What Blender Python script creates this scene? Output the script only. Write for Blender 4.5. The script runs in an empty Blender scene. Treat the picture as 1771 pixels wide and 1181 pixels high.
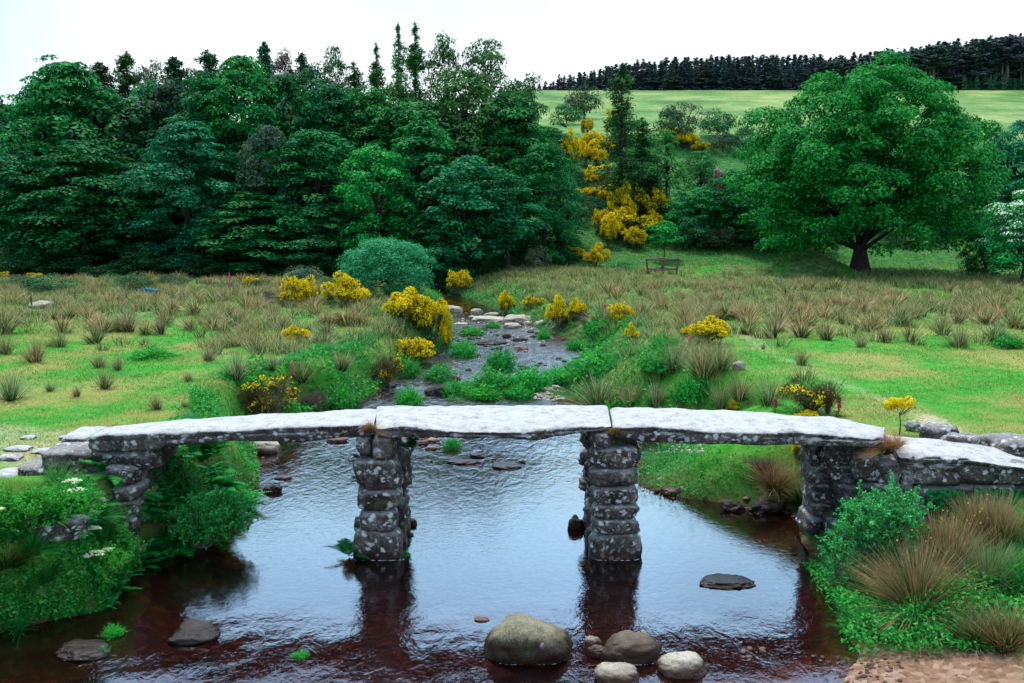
import bpy, math, random
import numpy as np
from mathutils import Vector, noise as mnoise

# ------------------------------------------------------------------ camera, world, sun, exposure
S = bpy.context.scene
COL = S.collection
FPX, CAMZ, TH = 1600.0, 6.48, math.radians(7.42)
cam_data = bpy.data.cameras.new("camera")
cam_data.sensor_width = 36.0
cam_data.lens = FPX / 1771.0 * 36.0
cam_data.clip_start = 0.1
cam_data.clip_end = 3000.0
cam = bpy.data.objects.new("camera", cam_data)
COL.objects.link(cam)
cam.location = (0, 0, CAMZ)
cam.rotation_euler = (math.radians(90) - TH, 0, 0)
S.camera = cam

SUN_EL, SUN_AZ = math.radians(66), math.radians(-28)   # azimuth from +Y, negative = towards the left
w = bpy.data.worlds.new("World")
S.world = w
w.use_nodes = True
nt = w.node_tree
for n in list(nt.nodes): nt.nodes.remove(n)
N, Lk = nt.nodes.new, nt.links.new
out = N("ShaderNodeOutputWorld")
sky = N("ShaderNodeTexSky"); sky.sky_type = 'NISHITA'; sky.sun_disc = False
sky.sun_elevation = SUN_EL; sky.sun_rotation = SUN_AZ
bg1 = N("ShaderNodeBackground"); bg1.inputs[1].default_value = 0.09
Lk(sky.outputs[0], bg1.inputs[0])
tc = N("ShaderNodeTexCoord"); sep = N("ShaderNodeSeparateXYZ"); Lk(tc.outputs["Generated"], sep.inputs[0])
ramp = N("ShaderNodeValToRGB")
cr = ramp.color_ramp
cr.elements[0].position = 0.0; cr.elements[0].color = (0.60, 0.63, 0.64, 1)
cr.elements[1].position = 1.0; cr.elements[1].color = (0.80, 0.90, 1.0, 1)
e = cr.elements.new(0.235); e.color = (0.55, 0.60, 0.615, 1)
e = cr.elements.new(0.275); e.color = (1.05, 1.7, 2.0, 1)
e = cr.elements.new(0.33); e.color = (1.0, 1.75, 2.5, 1)
e = cr.elements.new(0.45); e.color = (0.9, 1.35, 2.1, 1)
e = cr.elements.new(0.60); e.color = (0.75, 1.0, 1.3, 1)
Lk(sep.outputs[2], ramp.inputs[0])
nz = N("ShaderNodeTexNoise"); nz.inputs["Scale"].default_value = 3.2; nz.inputs["Detail"].default_value = 5
Lk(tc.outputs["Generated"], nz.inputs["Vector"])
mr = N("ShaderNodeMapRange"); mr.inputs[1].default_value = 0.35; mr.inputs[2].default_value = 0.65
mr.inputs[3].default_value = 0.70; mr.inputs[4].default_value = 0.93
Lk(nz.outputs[0], mr.inputs[0])
mz = N("ShaderNodeMapRange"); mz.inputs[1].default_value = -0.7; mz.inputs[2].default_value = 0.6     # added gradient: sky dimmed behind the camera for stronger contrast
mz.inputs[3].default_value = 0.45; mz.inputs[4].default_value = 1.0; Lk(sep.outputs[1], mz.inputs[0])
mm = N("ShaderNodeMath"); mm.operation = 'MULTIPLY'; Lk(mr.outputs[0], mm.inputs[0]); Lk(mz.outputs[0], mm.inputs[1])
mx = N("ShaderNodeMapRange"); mx.inputs[1].default_value = -0.34; mx.inputs[2].default_value = -0.56; mx.inputs[3].default_value = 0; mx.inputs[4].default_value = 1; Lk(sep.outputs[0], mx.inputs[0])
mt = N("ShaderNodeMix"); mt.data_type = 'RGBA'; mt.blend_type = 'MULTIPLY'; mt.inputs[7].default_value = (.52, .72, .74, 1); Lk(mx.outputs[0], mt.inputs[0]); Lk(ramp.outputs[0], mt.inputs[6])
bg2 = N("ShaderNodeBackground"); Lk(mt.outputs[2], bg2.inputs[0]); Lk(mm.outputs[0], bg2.inputs[1])
mixs = N("ShaderNodeMixShader"); mixs.inputs[0].default_value = 0.88
Lk(bg1.outputs[0], mixs.inputs[1]); Lk(bg2.outputs[0], mixs.inputs[2]); Lk(mixs.outputs[0], out.inputs[0])

sun_d = bpy.data.lights.new("sun", 'SUN'); sun_d.energy = 1.5; sun_d.angle = math.radians(10); sun_d.color = (1.0, 0.96, 0.88)
sun = bpy.data.objects.new("sun", sun_d); COL.objects.link(sun)
sd = Vector((math.sin(SUN_AZ) * math.cos(SUN_EL), math.cos(SUN_AZ) * math.cos(SUN_EL), math.sin(SUN_EL)))
sun.rotation_euler = (-sd).to_track_quat('-Z', 'Y').to_euler()
sun.location = (0, 0, 60)
S.view_settings.view_transform = 'Standard'
S.view_settings.look = 'None'
S.view_settings.exposure = 1.27
S.view_settings.gamma = 1.0
S.cycles.max_bounces = 6
S.cycles.diffuse_bounces = 2
S.cycles.glossy_bounces = 3
S.cycles.transmission_bounces = 3
S.cycles.transparent_max_bounces = 8
S.cycles.use_denoising = True

# ------------------------------------------------------------------ helpers
rng = np.random.default_rng(7)
random.seed(7)

def at(px, py, Y):
    """world point seen at photo pixel px,py at distance Y along the river"""
    c, s = math.cos(TH), math.sin(TH)
    dx, up = (px - 885.5), (590.5 - py)
    dy = FPX * c + up * s
    dz = -FPX * s + up * c
    k = Y / dy
    return np.array([dx * k, Y, CAMZ + dz * k])

def hash3(ix, iy, iz, seed):
    h = (ix * 374761393 + iy * 668265263 + iz * 2147483647 + seed * 1274126177) & 0xffffffff
    h = ((h ^ (h >> 13)) * 1274126177) & 0xffffffff
    h = h ^ (h >> 16)
    return (h & 0xffff) / 65535.0 * 2 - 1

def vnoise(P, scale=1.0, seed=0, octaves=3, gain=0.5):
    """fractal value noise, P (n,3) -> (n,)"""
    P = np.asarray(P, float) * scale
    o = np.zeros(len(P)); a = 1.0; tot = 0
    for k in range(octaves):
        I = np.floor(P).astype(np.int64); f = P - I; f = f * f * (3 - 2 * f)
        r = 0
        for dx in (0, 1):
            for dy in (0, 1):
                for dz in (0, 1):
                    wgt = (f[:, 0] if dx else 1 - f[:, 0]) * (f[:, 1] if dy else 1 - f[:, 1]) * (f[:, 2] if dz else 1 - f[:, 2])
                    r = r + wgt * hash3(I[:, 0] + dx, I[:, 1] + dy, I[:, 2] + dz, seed + k * 17)
        o += a * r; tot += a; a *= gain; P = P * 2.03 + 11.3
    return o / tot

def n2(x, y, scale, seed=0, octaves=3):
    x, y = np.broadcast_arrays(np.asarray(x, float), np.asarray(y, float))
    P = np.stack([x.ravel(), y.ravel(), np.full(x.size, 3.7)], 1)
    return vnoise(P, scale, seed, octaves).reshape(x.shape)

def sm(t):
    t = np.clip(t, 0, 1); return t * t * (3 - 2 * t)

def mesh_from(name, V, faces, mat=None, smooth=False, attrs=None):
    """V (n,3); faces: list of int arrays (m,k)"""
    V = np.asarray(V, dtype=np.float32)
    faces = [np.asarray(f, dtype=np.int32) for f in faces if len(f)]
    me = bpy.data.meshes.new(name)
    me.vertices.add(len(V)); me.vertices.foreach_set("co", V.ravel())
    li = np.concatenate([f.ravel() for f in faces])
    tot = np.concatenate([np.full(len(f), f.shape[1], dtype=np.int32) for f in faces])
    st = np.concatenate([[0], np.cumsum(tot)[:-1]]).astype(np.int32)
    me.loops.add(len(li)); me.loops.foreach_set("vertex_index", li)
    me.polygons.add(len(tot)); me.polygons.foreach_set("loop_start", st); me.polygons.foreach_set("loop_total", tot)
    if smooth: me.polygons.foreach_set("use_smooth", np.ones(len(tot), dtype=bool))
    me.update(calc_edges=True)
    for k, a in (attrs or {}).items():
        at_ = me.attributes.new(k, 'FLOAT', 'POINT'); at_.data.foreach_set("value", np.asarray(a, dtype=np.float32))
    if mat: me.materials.append(mat)
    return me

def link(name, data, parent=None, label=None, cat=None, group=None, kind=None, loc=None, rot=None, color=None):
    o = bpy.data.objects.new(name, data); COL.objects.link(o)
    if parent: o.parent = parent
    if loc is not None: o.location = loc
    if rot is not None: o.rotation_euler = rot
    tag(o, label, cat, group, kind)
    if color: o.color = color
    return o

def tag(o, label=None, cat=None, group=None, kind=None):
    if label: o["label"] = label
    if cat: o["category"] = cat
    if group: o["group"] = group
    if kind: o["kind"] = kind
    return o

def thing(name, label, cat, loc=(0, 0, 0), rz=0, group=None):
    return link(name, None, None, label, cat, group, None, loc, (0, 0, rz))

def copy_tree(o, parent=None):
    c = o.copy(); COL.objects.link(c)
    if parent is not None: c.parent = parent
    for ch in list(o.children): copy_tree(ch, c)
    return c

PROTO_USED = set()
def inst(proto, loc, rz=0, scale=1, label=None, group=None, color=None, cat=None, tilt=(0, 0)):
    """the first use moves the prototype itself, later uses copy it with all its parts"""
    if proto.as_pointer() in PROTO_USED: o = copy_tree(proto)
    else: o = proto; PROTO_USED.add(proto.as_pointer())
    o.location = loc; o.rotation_euler = (tilt[0], tilt[1], rz)
    o.scale = scale if hasattr(scale, '__len__') else (scale,) * 3
    if label: o["label"] = label
    if cat: o["category"] = cat
    if group: o["group"] = group
    elif "group" in o.keys(): del o["group"]
    if color is not None:
        for q in [o] + list(o.children): 
            if not q.get("fixed_color"): q.color = (*color[:3], 1)
    return o

class Geo:
    def __init__(s): s.V = []; s.F = {}; s.n = 0; s.T = []; s.A = []
    def add(s, V, F, t=0.0, a=0.0):
        V = np.asarray(V, float); F = np.asarray(F, int)
        s.F.setdefault(F.shape[1], []).append(F + s.n)
        s.V.append(V); s.n += len(V)
        s.T.append(np.broadcast_to(np.asarray(t, float), (len(V),)).copy())
        s.A.append(np.broadcast_to(np.asarray(a, float), (len(V),)).copy())
        return s
    def mesh(s, name, mat, smooth=False):
        return mesh_from(name, np.concatenate(s.V), [np.concatenate(f) for f in s.F.values()], mat, smooth,
                         {"t": np.concatenate(s.T), "a": np.concatenate(s.A)})
    def build(s, name, mat, parent=None, smooth=False, **kw):
        return link(name, s.mesh(name, mat, smooth), parent, **kw)

def unit(v):
    v = np.asarray(v, float); return v / (np.linalg.norm(v, axis=-1, keepdims=True) + 1e-9)

def rand_dirs(n, r=None):
    r = r or rng
    return unit(r.normal(size=(n, 3)))

def leaves(g, P, Nrm, L, W=0.6, t=0.0, fold=0.15, r=None):
    """rhombus leaves at P facing Nrm, length L (array or number)"""
    r = r or rng
    n = len(P); L = np.broadcast_to(L, (n,))
    Nrm = unit(Nrm)
    a = unit(np.cross(Nrm, rand_dirs(n, r)))
    b = np.cross(Nrm, a)
    h = L[:, None] * 0.5
    V = np.stack([P - a * h, P + b * h * W - a * h * .1 + Nrm * h * fold, P + a * h, P - b * h * W - a * h * .1 + Nrm * h * fold], 1).reshape(-1, 3)
    F = np.arange(4 * n).reshape(n, 4)
    g.add(V, F, np.repeat(np.broadcast_to(t, (n,)), 4))

def blades(g, P, D, L, W, segs=3, droop=0.3, a=0.0, r=None):
    """tapered grass blades: base P, initial direction D, length L, width W, droop bends them outwards and down"""
    r = r or rng
    n = len(P); D = unit(D); L = np.broadcast_to(L, (n,)); W = np.broadcast_to(W, (n,)); droop = np.broadcast_to(droop, (n,))
    hd = D.copy(); hd[:, 2] = 0; hn = np.linalg.norm(hd, axis=1, keepdims=True)
    ang = r.uniform(0, 2 * np.pi, n); rh = np.stack([np.cos(ang), np.sin(ang), 0 * ang], 1)
    hd = np.where(hn > 1e-3, hd / (hn + 1e-9), rh)
    side = unit(np.cross(hd, [0, 0, 1.0]) + 0.7 * rh); 
    rows = []; ts = []
    for k in range(segs + 1):
        s = k / segs
        c = P + D * (L * s)[:, None] + hd * (L * droop * s * s)[:, None] * .8 - np.array([0, 0, 1.0]) * (L * droop * s ** 2.2)[:, None] * .55
        wk = W * (1 - s ** 1.5 * 0.92) * 0.5
        rows += [c - side * wk[:, None], c + side * wk[:, None]]; ts += [s, s]
    V = np.stack(rows, 1).reshape(-1, 3)
    m = 2 * (segs + 1)
    base = (np.arange(n) * m)[:, None]
    F = np.concatenate([base + np.array([[2 * k, 2 * k + 1, 2 * k + 3, 2 * k + 2]]) for k in range(segs)], 0)
    g.add(V, F, np.tile(ts, n), np.repeat(np.broadcast_to(a, (n,)), m))

def tube(g, pts, radii, sides=8, t=0.0, cap=True, lump=0.0, r=None):
    pts = np.asarray(pts, float); n = len(pts); radii = np.broadcast_to(radii, (n,))
    T = np.gradient(pts, axis=0); T = unit(T)
    ref = np.array([0.13, 1, 0.07]) if abs(T[0][2]) > .7 else np.array([0, 0, 1.0])
    U = unit(np.cross(T, ref)); Wv = np.cross(T, U)
    an = np.linspace(0, 2 * np.pi, sides, endpoint=False)
    R = radii[:, None] * (1 + (lump * (r or rng).normal(size=(n, sides)) if lump else 0))
    V = pts[:, None, :] + (np.cos(an)[None, :, None] * U[:, None, :] + np.sin(an)[None, :, None] * Wv[:, None, :]) * R[..., None]
    V = V.reshape(-1, 3)
    i, j = np.meshgrid(np.arange(n - 1), np.arange(sides), indexing='ij'); j2 = (j + 1) % sides
    F = np.stack([i * sides + j, i * sides + j2, (i + 1) * sides + j2, (i + 1) * sides + j], -1).reshape(-1, 4)
    g.add(V, F, t)
    if cap:
        c = np.vstack([V[-sides:], pts[-1]])
        g.add(c, np.stack([np.arange(sides), (np.arange(sides) + 1) % sides, np.full(sides, sides)], 1), t)
        c = np.vstack([V[:sides], pts[0]])
        g.add(c, np.stack([(np.arange(sides) + 1) % sides, np.arange(sides), np.full(sides, sides)], 1), t)

def bar(g, a, b, w, d=None):
    """a squared timber from a to b"""
    a = np.asarray(a, float); b = np.asarray(b, float); d = d or w
    t = unit(b - a); ref = np.array([0, 1.0, 0]) if abs(t[2]) > .7 else np.array([0, 0, 1.0])
    u = unit(np.cross(t, ref)) * w / 2; v = unit(np.cross(t, u)) * d / 2
    V = [p + su * u + sv * v for p in (a, b) for su, sv in ((-1, -1), (1, -1), (1, 1), (-1, 1))]
    g.add(V, [[0, 1, 2, 3], [7, 6, 5, 4], [0, 4, 5, 1], [1, 5, 6, 2], [2, 6, 7, 3], [3, 7, 4, 0]])

_cube_cache = {}
def cube_sphere(n):
    if n in _cube_cache: return _cube_cache[n]
    V = []; F = []; idx = {}
    lin = np.tan(np.linspace(-1, 1, n + 1) * math.pi / 4)
    def vid(p):
        k = tuple(np.round(p, 5))
        if k not in idx: idx[k] = len(V); V.append(p)
        return idx[k]
    for ax in range(3):
        for sg in (-1, 1):
            g = [[None] * (n + 1) for _ in range(n + 1)]
            for i in range(n + 1):
                for j in range(n + 1):
                    p = np.zeros(3); p[ax] = sg; p[(ax + 1) % 3] = lin[i]; p[(ax + 2) % 3] = lin[j]
                    g[i][j] = vid(p)
            for i in range(n):
                for j in range(n):
                    q = [g[i][j], g[i + 1][j], g[i + 1][j + 1], g[i][j + 1]]
                    F.append(q if sg > 0 else q[::-1])
    _cube_cache[n] = (np.array(V), np.array(F)); return _cube_cache[n]

def stone_geo(g, c, size, seed, power=4.0, amp=0.07, n=10, rz=0.0, tilt=0.0, flat=0.0):
    """rounded irregular stone; power 2 = boulder, 6 = squared block; size = full extents"""
    V, F = cube_sphere(n)
    p = power
    D = V / (np.sum(np.abs(V) ** p, axis=1, keepdims=True) ** (1 / p))
    nn = vnoise(D * 1.0 + seed * 5.13, 1.1, seed, 2)[:, None] * amp * 2.6 + vnoise(D + seed, 3.6, seed + 3, 4, .6)[:, None] * amp * 1.5
    D = D * (1 + nn)
    sh_ = vnoise(np.array([[seed * 1.7, 0, 0], [0, seed * 2.3, 1.0]]), 1, 5)
    D[:, 0] += D[:, 2] * sh_[0] * .3; D[:, 2] += D[:, 0] * sh_[1] * (.28 if power < 3.2 else .06)
    if flat: D[:, 2] = np.where(D[:, 2] < -flat, -flat, D[:, 2])
    D = D * np.asarray(size) / 2
    cz, sz = math.cos(rz), math.sin(rz); ct, st = math.cos(tilt), math.sin(tilt)
    x, y, z = D.T
    x, z = x * ct + z * st, -x * st + z * ct
    D = np.stack([x * cz - y * sz, x * sz + y * cz, z], 1)
    g.add(D + np.asarray(c), F)

def stone(name, c, size, seed, mat, parent=None, **kw):
    tags = {k: kw.pop(k) for k in ("label", "cat", "group", "kind") if k in kw}
    if parent is None:
        g = Geo(); stone_geo(g, (0, 0, 0), size, seed, **kw)
        return g.build(name, mat, None, True, loc=tuple(map(float, c)), **tags)
    g = Geo(); stone_geo(g, c, size, seed, **kw)
    return g.build(name, mat, parent, True, **tags)

# ------------------------------------------------------------------ materials
def new_mat(name):
    m = bpy.data.materials.new(name); m.use_nodes = True
    t = m.node_tree
    for n in list(t.nodes): t.nodes.remove(n)
    o = t.nodes.new("ShaderNodeOutputMaterial")
    return m, t, o

class NB:
    """tiny node builder"""
    def __init__(s, t): s.t = t
    def n(s, typ, **props):
        k = s.t.nodes.new(typ)
        for a, b in props.items(): setattr(k, a, b)
        return k
    def l(s, a, b): s.t.links.new(a, b)
    def noise(s, vec, scale, detail=4, rough=.55, dist=0.0):
        k = s.n("ShaderNodeTexNoise"); k.inputs["Scale"].default_value = scale; k.inputs["Detail"].default_value = detail
        k.inputs["Roughness"].default_value = rough; k.inputs["Distortion"].default_value = dist
        if vec is not None: s.l(vec, k.inputs["Vector"])
        return k.outputs[0]
    def ramp(s, fac, stops, interp='LINEAR'):
        k = s.n("ShaderNodeValToRGB"); c = k.color_ramp; c.interpolation = interp
        while len(c.elements) > 1: c.elements.remove(c.elements[-1])
        c.elements[0].position = stops[0][0]; c.elements[0].color = (*stops[0][1], 1)
        for p, col in stops[1:]:
            e = c.elements.new(p); e.color = (*col, 1)
        s.l(fac, k.inputs[0]); return k.outputs[0]
    def rng(s, v, a, b, c=0.0, d=1.0):
        k = s.n("ShaderNodeMapRange"); k.inputs[1].default_value = a; k.inputs[2].default_value = b
        k.inputs[3].default_value = c; k.inputs[4].default_value = d; s.l(v, k.inputs[0]); return k.outputs[0]
    def mix(s, f, a, b, mode='MIX'):
        k = s.n("ShaderNodeMix", data_type='RGBA', blend_type=mode)
        for sock, v in ((k.inputs[0], f), (k.inputs[6], a), (k.inputs[7], b)):
            if isinstance(v, (int, float)): sock.default_value = v
            elif isinstance(v, tuple): sock.default_value = (*v[:3], 1)
            else: s.l(v, sock)
        return k.outputs[2]
    def math(s, op, a, b=0.0):
        k = s.n("ShaderNodeMath", operation=op)
        for i, v in enumerate((a, b)):
            if isinstance(v, (int, float)): k.inputs[i].default_value = v
            else: s.l(v, k.inputs[i])
        return k.outputs[0]
    def attr(s, name):
        k = s.n("ShaderNodeAttribute"); k.attribute_name = name; return k.outputs["Fac"]
    def pos(s): return s.n("ShaderNodeNewGeometry").outputs["Position"]
    def obj(s): return s.n("ShaderNodeTexCoord").outputs["Object"]
    def island(s): return s.n("ShaderNodeNewGeometry").outputs["Random Per Island"]
    def bump(s, h, strength=.5, dist=.05):
        k = s.n("ShaderNodeBump"); k.inputs["Strength"].default_value = strength; k.inputs["Distance"].default_value = dist
        s.l(h, k.inputs["Height"]); return k.outputs[0]

def leaf_mat(name, stops, transl=0.3, use_obj=True, rough=.55, patch=None, patch_scale=.35, spec=.08):
    """leaves: colour varies leaf by leaf, tinted by the object's own colour; some light passes through"""
    m, t, o = new_mat(name); b = NB(t)
    col = b.ramp(b.island(), stops)
    if patch:
        f = b.rng(b.noise(b.pos(), patch_scale, 4, .6), .48, .66)
        col = b.mix(f, col, patch)
    if use_obj:
        oi = b.n("ShaderNodeObjectInfo"); col = b.mix(1.0, col, oi.outputs["Color"], 'MULTIPLY')
    p = b.n("ShaderNodeBsdfPrincipled"); b.l(col, p.inputs["Base Color"]); p.inputs["Roughness"].default_value = rough
    p.inputs["Specular IOR Level"].default_value = spec
    tr = b.n("ShaderNodeBsdfTranslucent"); b.l(b.mix(1.0, col, (1.0, 1.0, .55), 'MULTIPLY'), tr.inputs[0])
    ms = b.n("ShaderNodeMixShader"); ms.inputs[0].default_value = transl
    b.l(p.outputs[0], ms.inputs[1]); b.l(tr.outputs[0], ms.inputs[2]); b.l(ms.outputs[0], o.inputs[0])
    return m

def blade_mat(name, base, mid, tip, alt, transl=.25, field=None, field_scale=.25):
    """grass and rush blades: colour changes from foot to tip; 'alt' replaces it on part of the blades"""
    m, t, o = new_mat(name); b = NB(t)
    s = b.attr("t")
    col = b.ramp(s, [(0, base), (.45, mid), (1, tip)])
    isl = b.island()
    col = b.mix(b.rng(isl, .62, .9), col, alt)
    if field:
        f = b.rng(b.noise(b.pos(), field_scale, 4), .40, .62)
        col = b.mix(f, col, field)
        col = b.mix(b.rng(b.noise(b.pos(), 1.7, 5, .65), .50, .64, 0, .75), col, (.018, .17, .018))
    col = b.mix(1.0, col, b.ramp(isl, [(0, (.75, .75, .75)), (.5, (1, 1, 1)), (.51, (.8, .85, .75)), (1, (1.15, 1.15, 1.1))]), 'MULTIPLY')
    oi = b.n("ShaderNodeObjectInfo"); col = b.mix(1.0, col, oi.outputs["Color"], 'MULTIPLY')
    p = b.n("ShaderNodeBsdfPrincipled"); b.l(col, p.inputs["Base Color"]); p.inputs["Roughness"].default_value = .6
    p.inputs["Specular IOR Level"].default_value = .2
    tr = b.n("ShaderNodeBsdfTranslucent"); b.l(col, tr.inputs[0])
    ms = b.n("ShaderNodeMixShader"); ms.inputs[0].default_value = transl
    b.l(p.outputs[0], ms.inputs[1]); b.l(tr.outputs[0], ms.inputs[2]); b.l(ms.outputs[0], o.inputs[0])
    return m

def stone_mat(name, dark, mid, pale, lichen=.5, top=0.0, wet=True, wet_h=.12, moss=0.0, mossc=(.09, .10, .02), top_tone=(.55, .54, .52)):
    m, t, o = new_mat(name); b = NB(t)
    P = b.pos()
    n1 = b.noise(P, 2.3, 8, .65); nf = b.noise(P, 28, 4, .7)
    h = b.mix(.36, n1, nf)
    col = b.ramp(h, [(.40, dark), (.52, mid), (.66, pale)])
    crk = b.n("ShaderNodeTexVoronoi", feature='DISTANCE_TO_EDGE'); crk.inputs['Scale'].default_value = 2.6; b.l(P, crk.inputs['Vector'])
    col = b.mix(b.math('MULTIPLY', b.rng(crk.outputs[0], .035, 0), b.rng(b.noise(P, 1.3, 2), .42, .55)), col, tuple(c * .35 for c in dark))
    vor = b.n("ShaderNodeTexVoronoi", feature='SMOOTH_F1'); vor.inputs["Scale"].default_value = 6.5
    vor.inputs["Smoothness"].default_value = .25
    wv = b.n("ShaderNodeVectorMath", operation='ADD'); b.l(P, wv.inputs[0])
    nn = b.n("ShaderNodeTexNoise"); nn.inputs["Scale"].default_value = 9; nn.inputs["Detail"].default_value = 5
    sc = b.n("ShaderNodeVectorMath", operation='SCALE'); sc.inputs[3].default_value = .16; b.l(nn.outputs[1], sc.inputs[0]); b.l(sc.outputs[0], wv.inputs[1])
    b.l(wv.outputs[0], vor.inputs["Vector"])
    spot = b.rng(vor.outputs["Distance"], .36, .25)
    gate = b.rng(b.noise(P, 1.9, 3), .64 - .25 * lichen, .70 - .25 * lichen)
    f = b.math('MULTIPLY', spot, gate)
    fine = b.math('MULTIPLY', b.rng(b.noise(P, 11, 6, .7), .55, .61), b.rng(b.noise(P, 2.7, 2), .42, .56))
    f = b.math('MAXIMUM', f, b.math('MULTIPLY', fine, .8 * lichen))
    col = b.mix(f, col, (.60, .59, .60))
    if moss:
        fm = b.math('MULTIPLY', b.rng(b.noise(P, 3.1, 5), .48, .6), moss); col = b.mix(fm, col, mossc)
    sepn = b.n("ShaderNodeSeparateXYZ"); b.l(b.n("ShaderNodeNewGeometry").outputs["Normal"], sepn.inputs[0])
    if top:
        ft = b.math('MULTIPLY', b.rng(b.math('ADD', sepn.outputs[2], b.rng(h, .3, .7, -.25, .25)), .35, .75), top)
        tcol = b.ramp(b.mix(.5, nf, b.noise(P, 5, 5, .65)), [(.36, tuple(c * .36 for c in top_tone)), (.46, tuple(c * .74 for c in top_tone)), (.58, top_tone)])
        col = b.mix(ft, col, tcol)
    rough = .9
    if wet:
        sp = b.n("ShaderNodeSeparateXYZ"); b.l(P, sp.inputs[0])
        zz = b.math('ADD', sp.outputs[2], b.math('MULTIPLY', b.noise(P, 5, 3), -.22))
        fw = b.rng(zz, wet_h, wet_h - .14)
        far = b.rng(sp.outputs[1], 26, 30, 1.0, 0.0)
        fw = b.math('MULTIPLY', fw, far)
        col = b.mix(fw, col, b.mix(1.0, col, (.30, .17, .13), 'MULTIPLY'))
        rough = b.rng(fw, 0, 1, .9, .35)
    p = b.n("ShaderNodeBsdfPrincipled"); b.l(col, p.inputs["Base Color"])
    if isinstance(rough, float): p.inputs["Roughness"].default_value = rough
    else: b.l(rough, p.inputs["Roughness"])
    p.inputs["Specular IOR Level"].default_value = .3
    b.l(b.bump(h, .9, .05), p.inputs["Normal"]); b.l(p.outputs[0], o.inputs[0])
    return m

def plain_mat(name, c1, c2, scale=8, rough=.8, bump=.4):
    m, t, o = new_mat(name); b = NB(t)
    h = b.noise(b.obj(), scale, 5, .65)
    p = b.n("ShaderNodeBsdfPrincipled"); b.l(b.ramp(h, [(.35, c1), (.65, c2)]), p.inputs["Base Color"]); p.inputs["Roughness"].default_value = rough
    b.l(b.bump(h, bump, .03), p.inputs["Normal"]); b.l(p.outputs[0], o.inputs[0])
    return m

M = {}
G1 = (.018, .12, .025)
M['broad'] = leaf_mat("broadleaf_leaves", [(0, (.002, .038, .014)), (.5, (.004, .11, .036)), (1, (.015, .26, .06))], patch=(.035, .32, .095), patch_scale=.6)
M['needle'] = leaf_mat("needle_leaves", [(0, (.007, .05, .022)), (.5, (.015, .115, .045)), (1, (.035, .18, .055))], .15, patch=(.055, .20, .06), patch_scale=.7)
M['gorse_leaf'] = leaf_mat("gorse_leaves", [(0, (.02, .05, .015)), (.6, (.045, .11, .03)), (1, (.12, .10, .05))], .15)
M['blossom'] = leaf_mat("gorse_blossom", [(0, (.82, .50, .002)), (.5, (.94, .69, .004)), (1, (.96, .82, .012))], .35, use_obj=False)
M['white_blossom'] = leaf_mat("white_blossom", [(0, (.55, .68, .48)), (1, (.85, .88, .80))], .2, use_obj=False)
M['pink'] = leaf_mat("foxglove_petals", [(0, (.70, .05, .16)), (1, (.85, .12, .28))], .2, use_obj=False)
M['small_yellow'] = leaf_mat("buttercup_petals", [(0, (.8, .6, .01)), (1, (.9, .75, .02))], .1, use_obj=False)
M['umbel'] = leaf_mat("umbel_petals", [(0, (.55, .62, .30)), (1, (.85, .85, .68))], .15, use_obj=False)
M['fern'] = leaf_mat("fern_leaves", [(0, (.012, .17, .035)), (.6, (.02, .28, .055)), (1, (.06, .38, .075))], .4)
M['herb'] = leaf_mat("herb_leaves", [(0, (.012, .16, .02)), (.6, (.03, .33, .05)), (1, (.12, .48, .08))], .35)
M['rush'] = blade_mat("rush_blades", (.005, .045, .012), (.045, .155, .038), (.40, .34, .15), (.55, .43, .26))
M['tussock'] = blade_mat("tussock_blades", (.015, .045, .008), (.14, .095, .03), (.68, .38, .22), (.02, .15, .025))
M['grass'] = blade_mat("meadow_grass", (.03, .20, .012), (.07, .38, .022), (.18, .44, .05), (.36, .36, .10), field=(.26, .34, .06), field_scale=.33)
M['lush'] = blade_mat("lush_grass", (.006, .11, .018), (.015, .27, .045), (.08, .40, .07), (.010, .18, .045))
M['bark'] = plain_mat("bark", (.012, .007, .007), (.055, .034, .03), 6, .9, .8)
M['bark_pale'] = plain_mat("pale_bark", (.10, .07, .055), (.26, .20, .17), 9, .9, .8)
M['twig'] = plain_mat("dry_twigs", (.11, .06, .045), (.26, .16, .12), 12, .9, .4)
M['timber'] = plain_mat("weathered_timber", (.09, .05, .04), (.24, .16, .13), 14, .85, .5)
M['post'] = plain_mat("dark_post_timber", (.035, .018, .018), (.12, .07, .06), 14, .85, .5)
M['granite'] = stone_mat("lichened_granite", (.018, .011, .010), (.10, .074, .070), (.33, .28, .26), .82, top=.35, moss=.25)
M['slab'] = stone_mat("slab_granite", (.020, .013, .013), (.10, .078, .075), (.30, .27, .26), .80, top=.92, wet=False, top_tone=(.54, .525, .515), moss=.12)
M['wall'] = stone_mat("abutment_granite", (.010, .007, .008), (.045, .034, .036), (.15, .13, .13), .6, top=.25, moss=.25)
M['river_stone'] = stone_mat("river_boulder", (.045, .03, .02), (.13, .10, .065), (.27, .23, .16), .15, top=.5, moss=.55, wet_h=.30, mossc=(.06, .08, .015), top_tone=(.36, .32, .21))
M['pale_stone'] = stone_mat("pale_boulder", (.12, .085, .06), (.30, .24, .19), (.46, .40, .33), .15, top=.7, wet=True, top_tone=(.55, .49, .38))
M['wet_stone'] = stone_mat("wet_dark_stone", (.014, .009, .009), (.045, .03, .028), (.10, .07, .065), .08, wet=True)
M['red_stone'] = stone_mat("brown_stone", (.06, .03, .025), (.20, .12, .10), (.40, .32, .28), .3, wet=True)
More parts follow.
